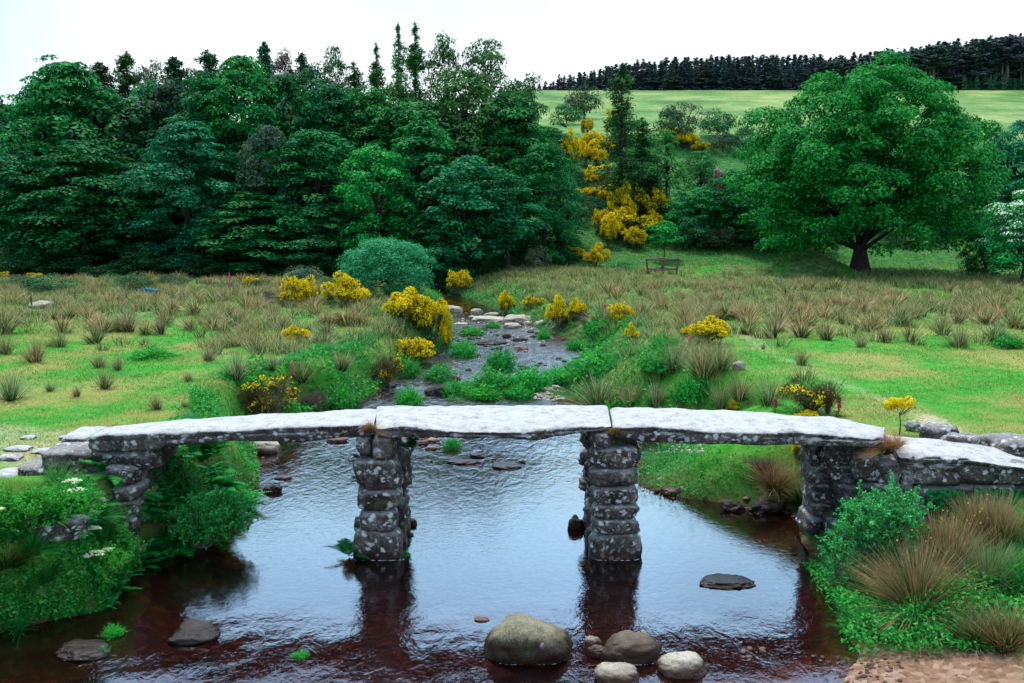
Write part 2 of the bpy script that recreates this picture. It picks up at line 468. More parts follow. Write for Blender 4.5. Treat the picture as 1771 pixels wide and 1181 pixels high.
# ------------------------------------------------------------------ terrain
_ZW = ([0, 25, 34, 44, 52, 60, 75, 95], [0, 0, .12, .5, .7, .8, .95, 1.3])
_XL = ([0, 10, 12.5, 14.2, 14.9, 16.3, 17.1, 18.0, 19.5, 22.1, 26.7, 30.7, 31.6, 36.8, 40.9, 43.9, 52, 61.4, 69.8, 76, 84],
       [-12, -12, -10.5, -7.9, -6.9, -7.1, -7.5, -6.7, -6.6, -6.3, -7.7, -6.4, -5.4, -4.6, -3.9, -2.9, -3.3, -4.6, -5.6, -7.2, -9.5])
_XR = ([0, 11.0, 12.3, 13.2, 14.4, 16.8, 20.0, 20.6, 21.2, 22.1, 24.8, 26.2, 27.0, 29.5, 32.6, 38, 43.9, 49, 57.5, 67, 76, 84],
       [3.0, 3.6, 4.6, 5.15, 5.4, 5.6, 6.3, 5.2, 3.9, 3.1, 3.3, 5.4, 5.6, 3.2, 2.2, 3.0, 3.4, 1.6, -.7, -3.2, -5.6, -8])
_BWL = ([0, 13, 19, 22, 26, 34, 50, 90], [.7, .7, .7, .9, 1.6, 1.6, 1.8, 2.0])
_BWR = ([0, 12, 14, 17.5, 18.2, 20, 27, 31, 50, 70, 90], [7.5, 7.5, 7.5, 6.5, 1.0, 3.0, 4.5, 2.4, 2.4, 5.0, 12])
_HR = ([0, 60, 75, 84, 90, 110, 130, 150, 260, 285, 400, 700], [1.6, 1.75, 2.1, 2.5, 3.8, 10, 18, 20.2, 42.0, 43.0, 46, 50])
_HL = ([0, 60, 80, 95, 180, 400, 700], [1.6, 1.6, 1.9, 3.0, 20, 26, 30])
ISL = []      # gravel islands: x, y, radius, height over water
def zw(y): return np.interp(y, *_ZW)
def H(x, y, islands=True):
    x, y = np.broadcast_arrays(np.asarray(x, float), np.asarray(y, float))
    z0 = zw(y); xl = np.interp(y, *_XL); xr = np.interp(y, *_XR)
    wob = n2(x * 0, y, .8, 5, 2) * .22 * sm((y - 19) / 6)
    xl = xl + wob; xr = xr - wob * .8
    cx = (xl + xr) / 2
    eL = xl - x; eR = x - xr
    zl = np.interp(y, *_HL); zr = np.interp(y, *_HR) + sm((y - 258) / 40) * np.clip(x - 60, 0, 220) * .05
    lump = n2(x, y, .16, 9, 3) * .22 + n2(x, y, .9, 19, 2) * .05
    far = n2(x, y, .02, 29, 3) * np.clip((y - 90) / 60, 0, 1) * 1.6 * (1 - sm((y - 200) / 50))
    mound = 1.55 * np.exp(-(((x - 24.7) / 3.1) ** 2 + ((y - 76.5) / 2.3) ** 2) ** 1.5)
    mound += .5 * np.exp(-(((x - 19) / 3.4) ** 2 + ((y - 80) / 2.5) ** 2))
    bl = np.interp(y, *_BWL) * (1 + .25 * n2(x * .3, y, .7, 31, 2)); br = np.interp(y, *_BWR)
    hl = z0 + (zl + lump + far - z0) * sm(eL / bl) ** .8
    bwid = np.interp(y, [12, 13.0, 13.6, 14.2], [1.2, .8, .3, 0])
    hr = z0 + .10 * sm(eR / .7) * (bwid > 0) + (zr + lump + far + mound - z0) * sm((eR - bwid) / br) ** .9
    ins = np.minimum(-eL, -eR)
    dep = np.interp(y, [0, 12, 14, 24, 30, 60, 90], [.30, .30, .5, .5, .22, .2, .2])
    bed = z0 - .02 - dep * sm(ins / np.interp(y, [0, 13.5, 15, 25, 30], [2.6, 2.2, .9, .9, 1.0])) + n2(x, y, 1.3, 41, 3) * .07 * sm(ins / .5)
    h = np.where(eL > 0, hl, np.where(eR > 0, hr, bed))
    side_ = sm((x - cx - 2 + np.clip(y - 100, 0, 100) * .2) / (6 + np.clip(y - 85, 0, 60) * .35))
    h = h + ((zl + (zr - zl) * side_ + lump + far) - h) * sm((y - 79) / 8)
    if islands:
        for ix, iy, ir, ih in ISL:
            b = np.exp(-(((x - ix) / ir) ** 2 + ((y - iy) / (ir * 1.6)) ** 2) ** 1.3)
            h = np.maximum(h, h * (1 - b) + (zw(iy) + ih + n2(x, y, 2.0, 51, 2) * .05) * b)
    return h

def G(px, py, ymin=12.0, ymax=420.0):
    """where the view line through photo pixel px,py meets the ground"""
    Y = np.concatenate([np.arange(ymin, 120, .15), np.arange(120, ymax, 1.0)])
    c, s = math.cos(TH), math.sin(TH); up = 590.5 - py; dy = FPX * c + up * s; dz = -FPX * s + up * c
    k = Y / dy; X = (px - 885.5) * k; Z = CAMZ + dz * k
    hit = np.nonzero(H(X, Y) >= Z)[0]
    i = hit[0] if len(hit) else len(Y) - 1
    y = Y[i]; x = X[i]
    if len(hit) and i > 0:
        d1 = Z[i] - float(H(X[i], Y[i])); d0 = Z[i - 1] - float(H(X[i - 1], Y[i - 1])); f = d0 / (d0 - d1 + 1e-9)
        y = Y[i - 1] + (Y[i] - Y[i - 1]) * f; x = X[i - 1] + (X[i] - X[i - 1]) * f
    return np.array([x, y, float(H(x, y))])

def gz(x, y): return float(H(x, y))
for px, py, r, h in [(870, 668, 1.3, .16), (800, 672, .8, .10), (925, 668, .8, .12), (965, 682, 1.0, .08), (1035, 645, 1.6, .2), (705, 694, .5, .06),
                     (785, 690, .5, .07), (640, 800, .5, .04)]:
    Y = (CAMZ - .15) * 1600 / (py - 382); ISL.append(((px - 885.5) / 1600 * Y, Y, r, h))

ys = np.concatenate([np.arange(8, 32, .16), np.arange(32, 60, .35), np.arange(60, 110, .9), np.arange(110, 320, 3.5), np.geomspace(320, 1500, 24)])
xs_core = np.arange(-13, 11.01, .16)
side = np.geomspace(.2, 1, 1)
def outward(start, lim, first, k):
    v = []; p = start; d = first
    while p < lim: p += d; d *= k; v.append(p)
    return np.array(v)
xs = np.concatenate([-outward(13, 1500, .2, 1.05)[::-1], xs_core, outward(11, 1500, .2, 1.05)])
X, Y = np.meshgrid(xs, ys)
Z = H(X, Y)
nyg, nxg = X.shape
i, j = np.meshgrid(np.arange(nyg - 1), np.arange(nxg - 1), indexing='ij')
Fg = np.stack([i * nxg + j, i * nxg + j + 1, (i + 1) * nxg + j + 1, (i + 1) * nxg + j], -1).reshape(-1, 4)
xl = np.interp(Y, *_XL); xr = np.interp(Y, *_XR)
above = Z - zw(Y)
inch = (X > xl - .3) & (X < xr + .3)
bedm = sm((.10 - above) / .12) * ((X > xl - 1.5) & (X < xr + 2.0))
bank = sm((1.25 - above) / .9) * sm((np.minimum(np.abs(X - xl), np.abs(X - xr)) - 0) * -1 / 2 + 1.2)
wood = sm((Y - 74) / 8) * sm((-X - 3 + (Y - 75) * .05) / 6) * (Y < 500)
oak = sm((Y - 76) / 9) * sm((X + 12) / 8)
beach = sm((13.6 - Y) / .6) * sm((X - 2.0) / 1.5) * sm((.55 - above) / .3)
path = np.zeros_like(X)
def seg_mask(ax, ay, bx, by, w):
    t = np.clip(((X - ax) * (bx - ax) + (Y - ay) * (by - ay)) / ((bx - ax) ** 2 + (by - ay) ** 2), 0, 1)
    d = np.hypot(X - ax - t * (bx - ax), Y - ay - t * (by - ay)) + n2(X, Y, 1.2, 61) * .35
    return sm((w - d) / .5 + .5)
gp = [G(1665, 765), G(1600, 722), G(1450, 660), G(1330, 610), G(1290, 580)]
for q, wd in ((0, .35), (1, .18), (2, .15), (3, .4)):
    path = np.maximum(path, seg_mask(gp[q][0], gp[q][1], gp[q + 1][0], gp[q + 1][1], wd) * (1 if q == 0 else .3))
path = np.maximum(path, seg_mask(-13, 20.5, -8.3, 19.0, 1.4) * .55)
pasture = sm((Y - 128) / 10) * sm((X + 4) / 6)
rushb = sm((Y - 38) / 10) * (1 - sm((Y - 78) / 8))
attrs = dict(bed=bedm.ravel(), bank=bank.ravel(), wood=wood.ravel(), oak=oak.ravel(), path=path.ravel(), pasture=pasture.ravel(),
             rushb=rushb.ravel(), beach=beach.ravel())
m, t, o = new_mat("ground_cover"); b = NB(t)
P = b.pos()
n_a = b.noise(P, .33, 4); n_b = b.noise(P, 2.2, 6, .65); n_c = b.noise(P, 14, 5, .7)
green = b.ramp(b.mix(.5, n_b, n_c), [(.32, (.015, .12, .012)), (.5, (.04, .25, .02)), (.66, (.12, .34, .04))])
straw = b.ramp(n_c, [(.3, (.14, .18, .035)), (.6, (.30, .28, .08))])
col = b.mix(b.rng(n_a, .42, .62), green, straw)
rush = b.ramp(n_b, [(.3, (.03, .12, .03)), (.5, (.10, .19, .05)), (.7, (.28, .28, .11))])
col = b.mix(b.math('MULTIPLY', b.attr("rushb"), b.rng(n_a, .35, .5)), col, rush)
past = b.ramp(b.mix(.4, b.noise(P, .07, 6, .6), b.noise(P, .8, 6, .75)), [(.38, (.05, .14, .035)), (.5, (.13, .24, .06)), (.62, (.32, .34, .12))])
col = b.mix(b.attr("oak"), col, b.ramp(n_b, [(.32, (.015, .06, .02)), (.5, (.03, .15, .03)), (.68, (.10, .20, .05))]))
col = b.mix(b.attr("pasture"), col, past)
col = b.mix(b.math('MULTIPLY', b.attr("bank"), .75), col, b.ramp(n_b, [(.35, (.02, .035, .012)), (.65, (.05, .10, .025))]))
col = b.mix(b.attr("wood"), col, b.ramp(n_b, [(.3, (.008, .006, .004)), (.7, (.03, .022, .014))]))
col = b.mix(b.math('MULTIPLY', b.attr("path"), b.rng(n_c, .3, .55)), col, b.ramp(n_c, [(.3, (.34, .26, .17)), (.7, (.60, .50, .38))]))
gravel = b.n("ShaderNodeTexVoronoi"); gravel.inputs["Scale"].default_value = 9
b.l(P, gravel.inputs["Vector"])
sg_ = b.n("ShaderNodeSeparateColor"); b.l(gravel.outputs["Color"], sg_.inputs[0]); gv = sg_.outputs[0]
bedc = b.mix(.5, b.ramp(b.noise(P, 1.6, 6), [(.35, (.020, .008, .007)), (.65, (.075, .028, .015))]), b.ramp(gv, [(0, (.012, .005, .004)), (.6, (.07, .025, .012)), (1, (.22, .11, .055))]))
col = b.mix(b.attr("bed"), col, bedc)
col = b.mix(b.attr("beach"), col, b.mix(.5, b.ramp(n_c, [(.3, (.14, .06, .03)), (.7, (.42, .24, .14))]), b.ramp(gv, [(0, (.07, .04, .028)), (.6, (.22, .135, .09)), (1, (.42, .31, .24))])))
p = b.n("ShaderNodeBsdfPrincipled"); b.l(col, p.inputs["Base Color"]); p.inputs["Roughness"].default_value = .95
p.inputs["Specular IOR Level"].default_value = .1
b.l(b.bump(b.mix(.5, n_b, n_c), .8, .08), p.inputs["Normal"]); b.l(p.outputs[0], o.inputs[0])
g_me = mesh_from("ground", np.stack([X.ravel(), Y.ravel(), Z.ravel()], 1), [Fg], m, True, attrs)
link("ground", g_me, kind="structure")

# ------------------------------------------------------------------ river water
m, t, o = new_mat("river_water"); b = NB(t)
P = b.pos()
sp = b.n("ShaderNodeSeparateXYZ"); b.l(P, sp.inputs[0])
mp = b.n("ShaderNodeMapping"); b.l(P, mp.inputs[0]); mp.inputs["Scale"].default_value = (1.0, 1.0, 1.0)
calm = b.noise(mp.outputs[0], 5.5, 3, .5, .4)
med = b.noise(mp.outputs[0], 13, 3, .55, .8)
mp2 = b.n("ShaderNodeMapping"); b.l(P, mp2.inputs[0]); mp2.inputs["Scale"].default_value = (1.0, .55, 1.0)
rif = b.noise(mp2.outputs[0], 3.2, 4, .55, 1.0)
near = b.math('MULTIPLY', b.rng(sp.outputs[1], 15.6, 13.8), .12)
upst = b.math('MINIMUM', b.rng(sp.outputs[1], 24.0, 33.0), b.rng(sp.outputs[1], 54.0, 60.0, 1.0, .12))
leftr = b.math('MULTIPLY', b.rng(sp.outputs[1], 19.0, 24.0), .18)
agit = b.math('MAXIMUM', b.math('MAXIMUM', near, upst), leftr)
hgt = b.math('ADD', b.math('MULTIPLY', calm, .0036), b.math('MULTIPLY', med, .0022))
hgt = b.math('ADD', hgt, b.math('MULTIPLY', b.math('MULTIPLY', rif, agit), .11))
bp = b.n("ShaderNodeBump"); bp.inputs["Strength"].default_value = 1.0; bp.inputs["Distance"].default_value = 1.0; b.l(hgt, bp.inputs["Height"])
fr = b.n("ShaderNodeFresnel"); fr.inputs["IOR"].default_value = 1.65; b.l(bp.outputs[0], fr.inputs["Normal"])
gl = b.n("ShaderNodeBsdfGlossy"); b.l(b.math('MINIMUM', b.rng(sp.outputs[1], 25.0, 36.0, .04, .20), b.rng(sp.outputs[1], 53.0, 60.0, .20, .04)), gl.inputs['Roughness']); gl.inputs["Color"].default_value = (1, 1, 1, 1); b.l(bp.outputs[0], gl.inputs["Normal"])
tp = b.n("ShaderNodeBsdfTransparent"); tp.inputs[0].default_value = (.62, .42, .33, 1)
df = b.n("ShaderNodeBsdfDiffuse"); df.inputs[0].default_value = (.020, .006, .007, 1)
msd = b.n("ShaderNodeMixShader"); msd.inputs[0].default_value = .22; b.l(tp.outputs[0], msd.inputs[1]); b.l(df.outputs[0], msd.inputs[2])
ms = b.n("ShaderNodeMixShader"); b.l(fr.outputs[0], ms.inputs[0]); b.l(msd.outputs[0], ms.inputs[1]); b.l(gl.outputs[0], ms.inputs[2])
b.l(ms.outputs[0], o.inputs[0])
wy = np.concatenate([np.arange(8, 30, .25), np.arange(30, 84, .2)])
wu = np.linspace(-.12, 1.12, 90)
WY, WU = np.meshgrid(wy, wu, indexing='ij')
wl, wr = np.interp(wy, *_XL) - .3, np.interp(wy, *_XR) + .3
WX = wl[:, None] + (wr - wl)[:, None] * WU
WX = np.clip(WX, (wl - .5)[:, None], (wr + .5)[:, None])
ag = np.interp(WY, [0, 12, 14, 15.5, 28, 34, 90], [1, 1, .6, 0, 0, 1, 1])
WZ = zw(WY) + n2(WX, WY, 1.6, 71, 3) * .03 * ag + n2(WX * .6, WY * 1.5, 3.5, 73, 2) * .015 * ag
a_, b_ = WX.shape
i, j = np.meshgrid(np.arange(a_ - 1), np.arange(b_ - 1), indexing='ij')
Fw = np.stack([i * b_ + j, i * b_ + j + 1, (i + 1) * b_ + j + 1, (i + 1) * b_ + j], -1).reshape(-1, 4)
link("water", mesh_from("water", np.stack([WX.ravel(), WY.ravel(), WZ.ravel()], 1), [Fw], m, True), kind="structure")

# ------------------------------------------------------------------ the clapper bridge
bridge = thing("clapper_bridge", "old granite clapper bridge of three long flat slabs on stacked stone piers across the river", "bridge", (0, 18, 0))
BO = np.array([0, 18.0, 0])
def bstone(name, c, size, seed, parent, mat='granite', **kw):
    return stone(name, np.asarray(c) - BO, size, seed, M[mat], parent, **kw)

def slab(name, front_top, bottom, back_top, Yf, depth, seed, parent, origin=BO, mat='slab', nu=110, crack=None, endr=.12):
    """long irregular plank of granite; the three lists are photo pixels along its front top edge, underside and back top edge"""
    def prof(pts, Y):
        q = np.array([at(px, py, Y) for px, py in pts]); return q[:, 0], q[:, 2]
    fx, fz = prof(front_top, Yf); bx, bz = prof(bottom, Yf + .05); kx, kz = prof(back_top, Yf + depth)
    x0, x1 = fx[0], fx[-1]
    # cross-section loop: parameters around the slab
    nf_, ntp, nb = 9, 16, 8
    g = Geo(); u = np.linspace(0, 1, nu)
    xu = x0 + (x1 - x0) * u
    ku = kx[0] + (kx[-1] - kx[0]) * u
    ft = np.interp(xu, fx, fz); bt = np.interp(xu, bx, bz)
    kt = np.interp(ku, kx, kz)
    rings = []
    th = np.maximum(ft - bt, .1)
    wobf = vnoise(np.stack([xu, 0 * xu, 0 * xu + seed], 1), .9, seed, 3) * .12
    wobb = vnoise(np.stack([xu, 0 * xu, 0 * xu + seed + 9], 1), .8, seed, 3) * .14
    for s in np.linspace(0, 1, nf_):           # front face from bottom to top
        bulge = .05 * math.sin(s * math.pi)
        rings.append(np.stack([xu, Yf - bulge - wobf + (1 - s) * .04, bt + th * s - .03 * s ** 6], 1))
    for s in np.linspace(0, 1, ntp)[1:]:       # top from front to back
        c = np.stack([xu + (ku - xu) * s, Yf - wobf + (depth + wobb + wobf) * s, ft + (kt - ft) * s + .035 * math.sin(s * math.pi) + .0 * xu], 1)
        rings.append(c)
    for s in np.linspace(0, 1, 5)[1:]:         # back face
        c = rings[nf_ + ntp - 2].copy(); c[:, 2] -= th * s; rings.append(c)
    for s in np.linspace(0, 1, nb)[1:-1]:
        c = rings[-1] * 0; a0 = rings[nf_ + ntp + 2]; c = a0 + (rings[0] - a0) * s; rings.append(c)
    R = np.stack(rings, 0)                     # (k, nu, 3)
    k = len(rings)
    cen = R.mean(0, keepdims=True)
    e = np.minimum(u, 1 - u) * abs(x1 - x0)
    shr = np.where(e < endr, np.sqrt(np.clip(1 - (1 - e / endr) ** 2, 0, 1)) * .35 + .65, 1)
    R = cen + (R - cen) * np.stack([np.ones(nu), .9 + .1 * shr, shr], 1)[None]
    V = R.reshape(-1, 3)
    D = vnoise(V, 1.2, seed + 1, 2) * .04 + vnoise(V, 5.0, seed + 2, 3) * .030 + vnoise(V * np.array([.5, 1, 5]), 2.5, seed + 5, 2) * .022
    onf = np.zeros((k, nu)); onf[1:nf_ - 1] = 1
    V = V + np.stack([0 * D, -D * (0.4 + 1.4 * onf.ravel()), D * .8], 1)
    if crack:                                  # bedding crack along the front face
        cs = crack
        zc = (bt + th * cs)[None, :]; d = np.abs(V[:, 2].reshape(k, nu) - zc)
        V[:, 1] += (np.exp(-(d / .02) ** 2) * .07 * onf).ravel()
    ii, jj = np.meshgrid(np.arange(k), np.arange(nu - 1), indexing='ij'); i2 = (ii + 1) % k
    F = np.stack([ii * nu + jj, ii * nu + jj + 1, i2 * nu + jj + 1, i2 * nu + jj], -1).reshape(-1, 4)
    g.add(V - origin, F)
    for jx, flip in ((0, 1), (nu - 1, 0)):
        ring = np.arange(k) * nu + jx; c = V[ring].mean(0)
        q = np.vstack([V[ring], c]) - origin; tri = np.stack([np.arange(k), (np.arange(k) + 1) % k, np.full(k, k)], 1)
        g.add(q, tri if flip else tri[:, ::-1])
    return g.build(name, M[mat], parent, True)

Y0 = 17.2
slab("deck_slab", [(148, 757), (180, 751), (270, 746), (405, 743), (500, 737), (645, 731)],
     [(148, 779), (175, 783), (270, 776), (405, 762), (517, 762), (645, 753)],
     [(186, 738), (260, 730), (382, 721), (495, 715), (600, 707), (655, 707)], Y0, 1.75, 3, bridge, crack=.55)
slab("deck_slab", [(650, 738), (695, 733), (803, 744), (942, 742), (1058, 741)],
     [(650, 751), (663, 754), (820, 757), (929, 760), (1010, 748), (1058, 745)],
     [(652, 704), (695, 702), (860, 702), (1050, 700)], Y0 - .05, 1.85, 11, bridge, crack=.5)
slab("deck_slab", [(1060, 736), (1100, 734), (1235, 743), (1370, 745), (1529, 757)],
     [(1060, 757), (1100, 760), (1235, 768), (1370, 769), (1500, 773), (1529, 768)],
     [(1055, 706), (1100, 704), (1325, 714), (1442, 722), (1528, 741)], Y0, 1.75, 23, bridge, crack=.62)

def pier(rows, seed, xl_px, xr_px):
    pr = link("pier", None, bridge)
    mpx = 1600 / Y0
    k = seed
    # inner core keeps the pier solid behind the stones
    top = at(0, 757, Y0)[2]
    x0 = at(xl_px, 800, Y0)[0]; x1 = at(xr_px, 800, Y0)[0]
    g = Geo(); stone_geo(g, ((x0 + x1) / 2, Y0 + .95, (top - .5) / 2 - .02 - 0), ((x1 - x0) * .66, 1.30, top + .45), seed, 8, .03, 12)
    g.V = [v - BO for v in g.V]; link("rubble_core", g.mesh("rubble_core", M['wall'], True), pr)
    for r in rows:
        (a, b_, t, bt) = r[:4]
        xa, za = at(a, t, Y0)[[0, 2]]; xb, zb = at(b_, bt, Y0)[[0, 2]]
        k += 1
        dp = .62
        bstone("stone", ((xa + xb) / 2, Y0 + dp / 2 - .04, (za + zb) / 2), ((xb - xa) * random.uniform(.98, 1.08), dp, (za - zb) * 1.02), k, pr, power=4.2, amp=.05, n=14, rz=random.uniform(-.08, .08), tilt=random.uniform(-.06, .06))
        # the courses behind
        y = Y0 + dp - .04
        while y < Y0 + 1.75:
            d2 = random.uniform(.45, .7); k += 1
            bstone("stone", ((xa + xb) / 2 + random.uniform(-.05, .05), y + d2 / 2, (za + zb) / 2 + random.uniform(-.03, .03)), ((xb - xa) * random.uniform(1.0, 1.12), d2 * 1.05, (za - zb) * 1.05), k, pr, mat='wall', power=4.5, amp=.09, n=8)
            y += d2
    return pr
pier([(616, 641, 757, 787), (642, 680, 758, 796), (613, 692, 797, 849), (615, 690, 849, 885), (618, 688, 885, 921), (613, 690, 920, 986), (606, 700, 974, 1000)], 100, 614, 694)
pier([(1027, 1056, 750, 778), (1024, 1104, 775, 812), (1020, 1105, 812, 843), (1026, 1102, 843, 874), (1026, 1104, 874, 900), (1028, 1104, 899, 926), (1024, 1105, 925, 998)], 200, 1022, 1103)

# left abutment: block under the slab, stacked face stones, approach steps
ab = link("abutment", None, bridge)
def blk(parent, px0, px1, py0, py1, Y, depth, seed, mat='wall', name="stone", **kw):
    a = at(px0, py0, Y); c = at(px1, py1, Y)
    kw.setdefault('power', 5); kw.setdefault('amp', .07); kw.setdefault('n', 12)
    return bstone(name, ((a[0] + c[0]) / 2, Y + depth / 2, (a[2] + c[2]) / 2), (abs(c[0] - a[0]) * 1.04, depth, abs(a[2] - c[2]) * 1.06), seed, parent, mat, **kw)
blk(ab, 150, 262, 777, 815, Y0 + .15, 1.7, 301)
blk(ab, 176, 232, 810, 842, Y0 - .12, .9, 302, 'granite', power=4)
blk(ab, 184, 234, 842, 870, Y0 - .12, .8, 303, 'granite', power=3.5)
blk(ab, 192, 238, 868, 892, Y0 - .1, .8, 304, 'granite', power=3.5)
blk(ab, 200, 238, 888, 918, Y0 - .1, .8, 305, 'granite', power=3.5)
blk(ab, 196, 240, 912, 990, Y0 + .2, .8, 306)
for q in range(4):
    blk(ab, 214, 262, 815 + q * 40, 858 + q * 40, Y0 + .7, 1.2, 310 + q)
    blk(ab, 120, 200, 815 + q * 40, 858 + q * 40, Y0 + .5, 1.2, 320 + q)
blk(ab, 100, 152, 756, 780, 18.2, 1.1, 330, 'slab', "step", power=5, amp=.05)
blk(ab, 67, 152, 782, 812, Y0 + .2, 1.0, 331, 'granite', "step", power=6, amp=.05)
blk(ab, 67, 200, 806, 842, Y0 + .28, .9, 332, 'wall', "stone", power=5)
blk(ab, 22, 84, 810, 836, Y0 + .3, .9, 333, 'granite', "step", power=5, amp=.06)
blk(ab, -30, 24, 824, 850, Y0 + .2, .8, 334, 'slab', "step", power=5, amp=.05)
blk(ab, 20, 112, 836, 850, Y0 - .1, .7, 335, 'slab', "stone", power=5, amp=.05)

# right abutment and the low approach wall running off to the right
ab2 = link("abutment", None, bridge)
k = 400
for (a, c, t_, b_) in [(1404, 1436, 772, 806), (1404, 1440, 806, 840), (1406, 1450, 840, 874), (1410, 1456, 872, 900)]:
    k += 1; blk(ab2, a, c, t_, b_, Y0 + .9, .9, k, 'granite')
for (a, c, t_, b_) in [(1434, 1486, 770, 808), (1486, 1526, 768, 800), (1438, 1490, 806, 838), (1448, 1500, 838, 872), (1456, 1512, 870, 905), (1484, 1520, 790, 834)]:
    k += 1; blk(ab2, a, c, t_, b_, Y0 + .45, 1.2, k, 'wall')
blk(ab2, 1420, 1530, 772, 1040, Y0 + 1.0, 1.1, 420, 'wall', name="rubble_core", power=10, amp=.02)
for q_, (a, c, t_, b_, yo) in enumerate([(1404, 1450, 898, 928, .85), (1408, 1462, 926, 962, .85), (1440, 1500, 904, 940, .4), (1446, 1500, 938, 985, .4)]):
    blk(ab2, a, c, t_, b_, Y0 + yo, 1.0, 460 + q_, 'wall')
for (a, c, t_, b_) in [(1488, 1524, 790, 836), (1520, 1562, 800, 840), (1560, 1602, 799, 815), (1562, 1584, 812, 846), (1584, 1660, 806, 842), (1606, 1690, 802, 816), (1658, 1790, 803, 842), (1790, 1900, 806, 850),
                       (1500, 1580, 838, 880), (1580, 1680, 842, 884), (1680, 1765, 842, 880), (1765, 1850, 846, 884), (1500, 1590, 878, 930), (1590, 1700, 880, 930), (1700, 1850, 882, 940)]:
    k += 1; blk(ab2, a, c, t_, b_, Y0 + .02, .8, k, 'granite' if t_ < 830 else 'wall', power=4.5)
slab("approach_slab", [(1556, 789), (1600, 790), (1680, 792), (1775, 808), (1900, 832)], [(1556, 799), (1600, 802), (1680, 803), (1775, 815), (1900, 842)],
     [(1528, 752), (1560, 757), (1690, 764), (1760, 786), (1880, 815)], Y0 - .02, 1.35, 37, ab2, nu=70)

# loose boulders by the right approach
def gstone(name, px, py_base, w_px, h_px, seed, mat, label, cat="boulder", group=None, sink=.25, Y=None, dz=1.0, **kw):
    """boulder standing on the ground (or river bed) at a photo pixel; w_px, h_px its visible size"""
    if Y is None: q = G(px, py_base)
    else: q = at(px, py_base, Y)
    sc_ = q[1] / 1600
    wd, ht = w_px * sc_, h_px * sc_
    full = ht * (1 + sink)
    kw.setdefault('power', 2.6); kw.setdefault('amp', .09); kw.setdefault('n', 12)
    return stone(name, (q[0], q[1] + wd * .25 * dz, q[2] + ht - full / 2), (wd, wd * .75 * dz, full), seed, M[mat], label=label, cat=cat, group=group, **kw)
gstone("boulder", 1632, 765, 62, 30, 501, 'granite', "grey rounded boulder beside the pale path behind the right approach", Y=18.9, power=3)
gstone("boulder", 1676, 792, 74, 40, 502, 'granite', "squared grey granite block at the end of the approach slab", Y=18.3, power=5, dz=.8)
gstone("boulder", 1780, 800, 116, 40, 503, 'granite', "large lichen-spotted boulder at the right end of the approach wall", Y=18.2, power=4)
gstone("boulder", 1586, 746, 34, 17, 504, 'granite', "small grey boulder in the grass beside the lone yellow gorse", power=2.5)
gstone("boulder", 1614, 755, 30, 12, 505, 'slab', "pale flat stone at the foot of the trodden path", power=3)
gstone("boulder", 1278, 640, 22, 15, 506, 'pale_stone', "small white boulder among the rushes on the right bank")
gstone("boulder", 68, 534, 42, 12, 507, 'pale_stone', "low pale boulder beside the thin fence posts in the left field")
for (px, py, wq, hq, sd_) in [(46, 757, 26, 5, 510), (26, 777, 44, 6, 511), (14, 793, 40, 8, 512), (72, 781, 44, 5, 513), (8, 820, 40, 6, 514), (112, 758, 22, 6, 515)]:
    gstone("flat_stone", px, py + 3, wq, hq, sd_, 'slab', "flat pale stone sunk in the dry grass of the worn path left of the bridge", "stone", "flat stones in the left path", sink=1.5, power=3.5)
stone("kerb_stone", (-8.3, 14.75, 1.42), (2.4, .45, .42), 520, M['granite'], label="long grey lichened wall stone in the grass at the left edge", cat="wall stone", power=5, amp=.06, n=14, rz=.16)
# ------------------------------------------------------------------ trees
def crown_leaves(g, clumps, n_per, L, W=.6, flat=.7, droop=0.0, up=.5, r=None):
    """clumps: list of (centre, radius, outward dir); leaves sit on the upper outer shell of each clump"""
    r = r or rng
    for c, rad, outd in clumps:
        n = max(8, int(n_per * (rad ** 1.6)))
        D = rand_dirs(n, r); D[:, 2] = np.where(D[:, 2] < -.35, -D[:, 2], D[:, 2])
        rr = rad * r.uniform(.55, 1.08, n) ** .6 * (1 + .28 * vnoise(D * 2 + np.asarray(c), 1.3, 3, 2))
        P = D * rr[:, None]
        ho = np.array([outd[0], outd[1], 0]); ho = ho / (np.linalg.norm(ho) + 1e-6)
        along = P @ ho
        P = P * np.array([1, 1, flat]) + ho * (along * .25)[:, None]
        P[:, 2] -= droop * np.clip(along + rad * .4, 0, None)
        nrm = unit(D * .9 + np.array([0, 0, up]) + ho * .25 + r.normal(size=(n, 3)) * .45)
        leaves(g, P + c, nrm, L * r.uniform(.7, 1.25, n), W, r=r)

def ellipsoid_clumps(n, rx, ry, rz, cz, cr, r, fill=.35, lower=-.5, squash=None):
    out = []
    for i in range(n):
        d = unit(r.normal(size=3))
        while d[2] < lower: d = unit(r.normal(size=3))
        k = r.uniform(.86, 1.0) if r.random() > fill else r.uniform(.35, .85)
        p = d * np.array([rx, ry, rz]) * k
        if squash: p[:2] *= squash(p[2] / rz)
        out.append((p + [0, 0, cz], cr * r.uniform(.7, 1.3), d))
    return out

def limbs(g, base_h, clumps, r0, r, n=12, split=.0):
    """trunk forks into limbs that run out to some of the leaf clumps"""
    idx = r.permutation(len(clumps))[:n]
    for q in idx:
        c, rad, d = clumps[q]; c = np.asarray(c)
        s = r.uniform(.45, 1.0); a0 = np.array([r.normal() * .05, r.normal() * .05, base_h * s])
        mid = a0 + (c - a0) * .5 + np.array([0, 0, .12 * np.linalg.norm(c - a0)]) * r.uniform(-.3, 1) + r.normal(size=3) * .25
        tt = np.linspace(0, 1, 7)[:, None]
        pts = (1 - tt) ** 2 * a0 + 2 * tt * (1 - tt) * mid + tt ** 2 * c
        tube(g, pts, np.linspace(r0 * .45, r0 * .07, 7), 6)

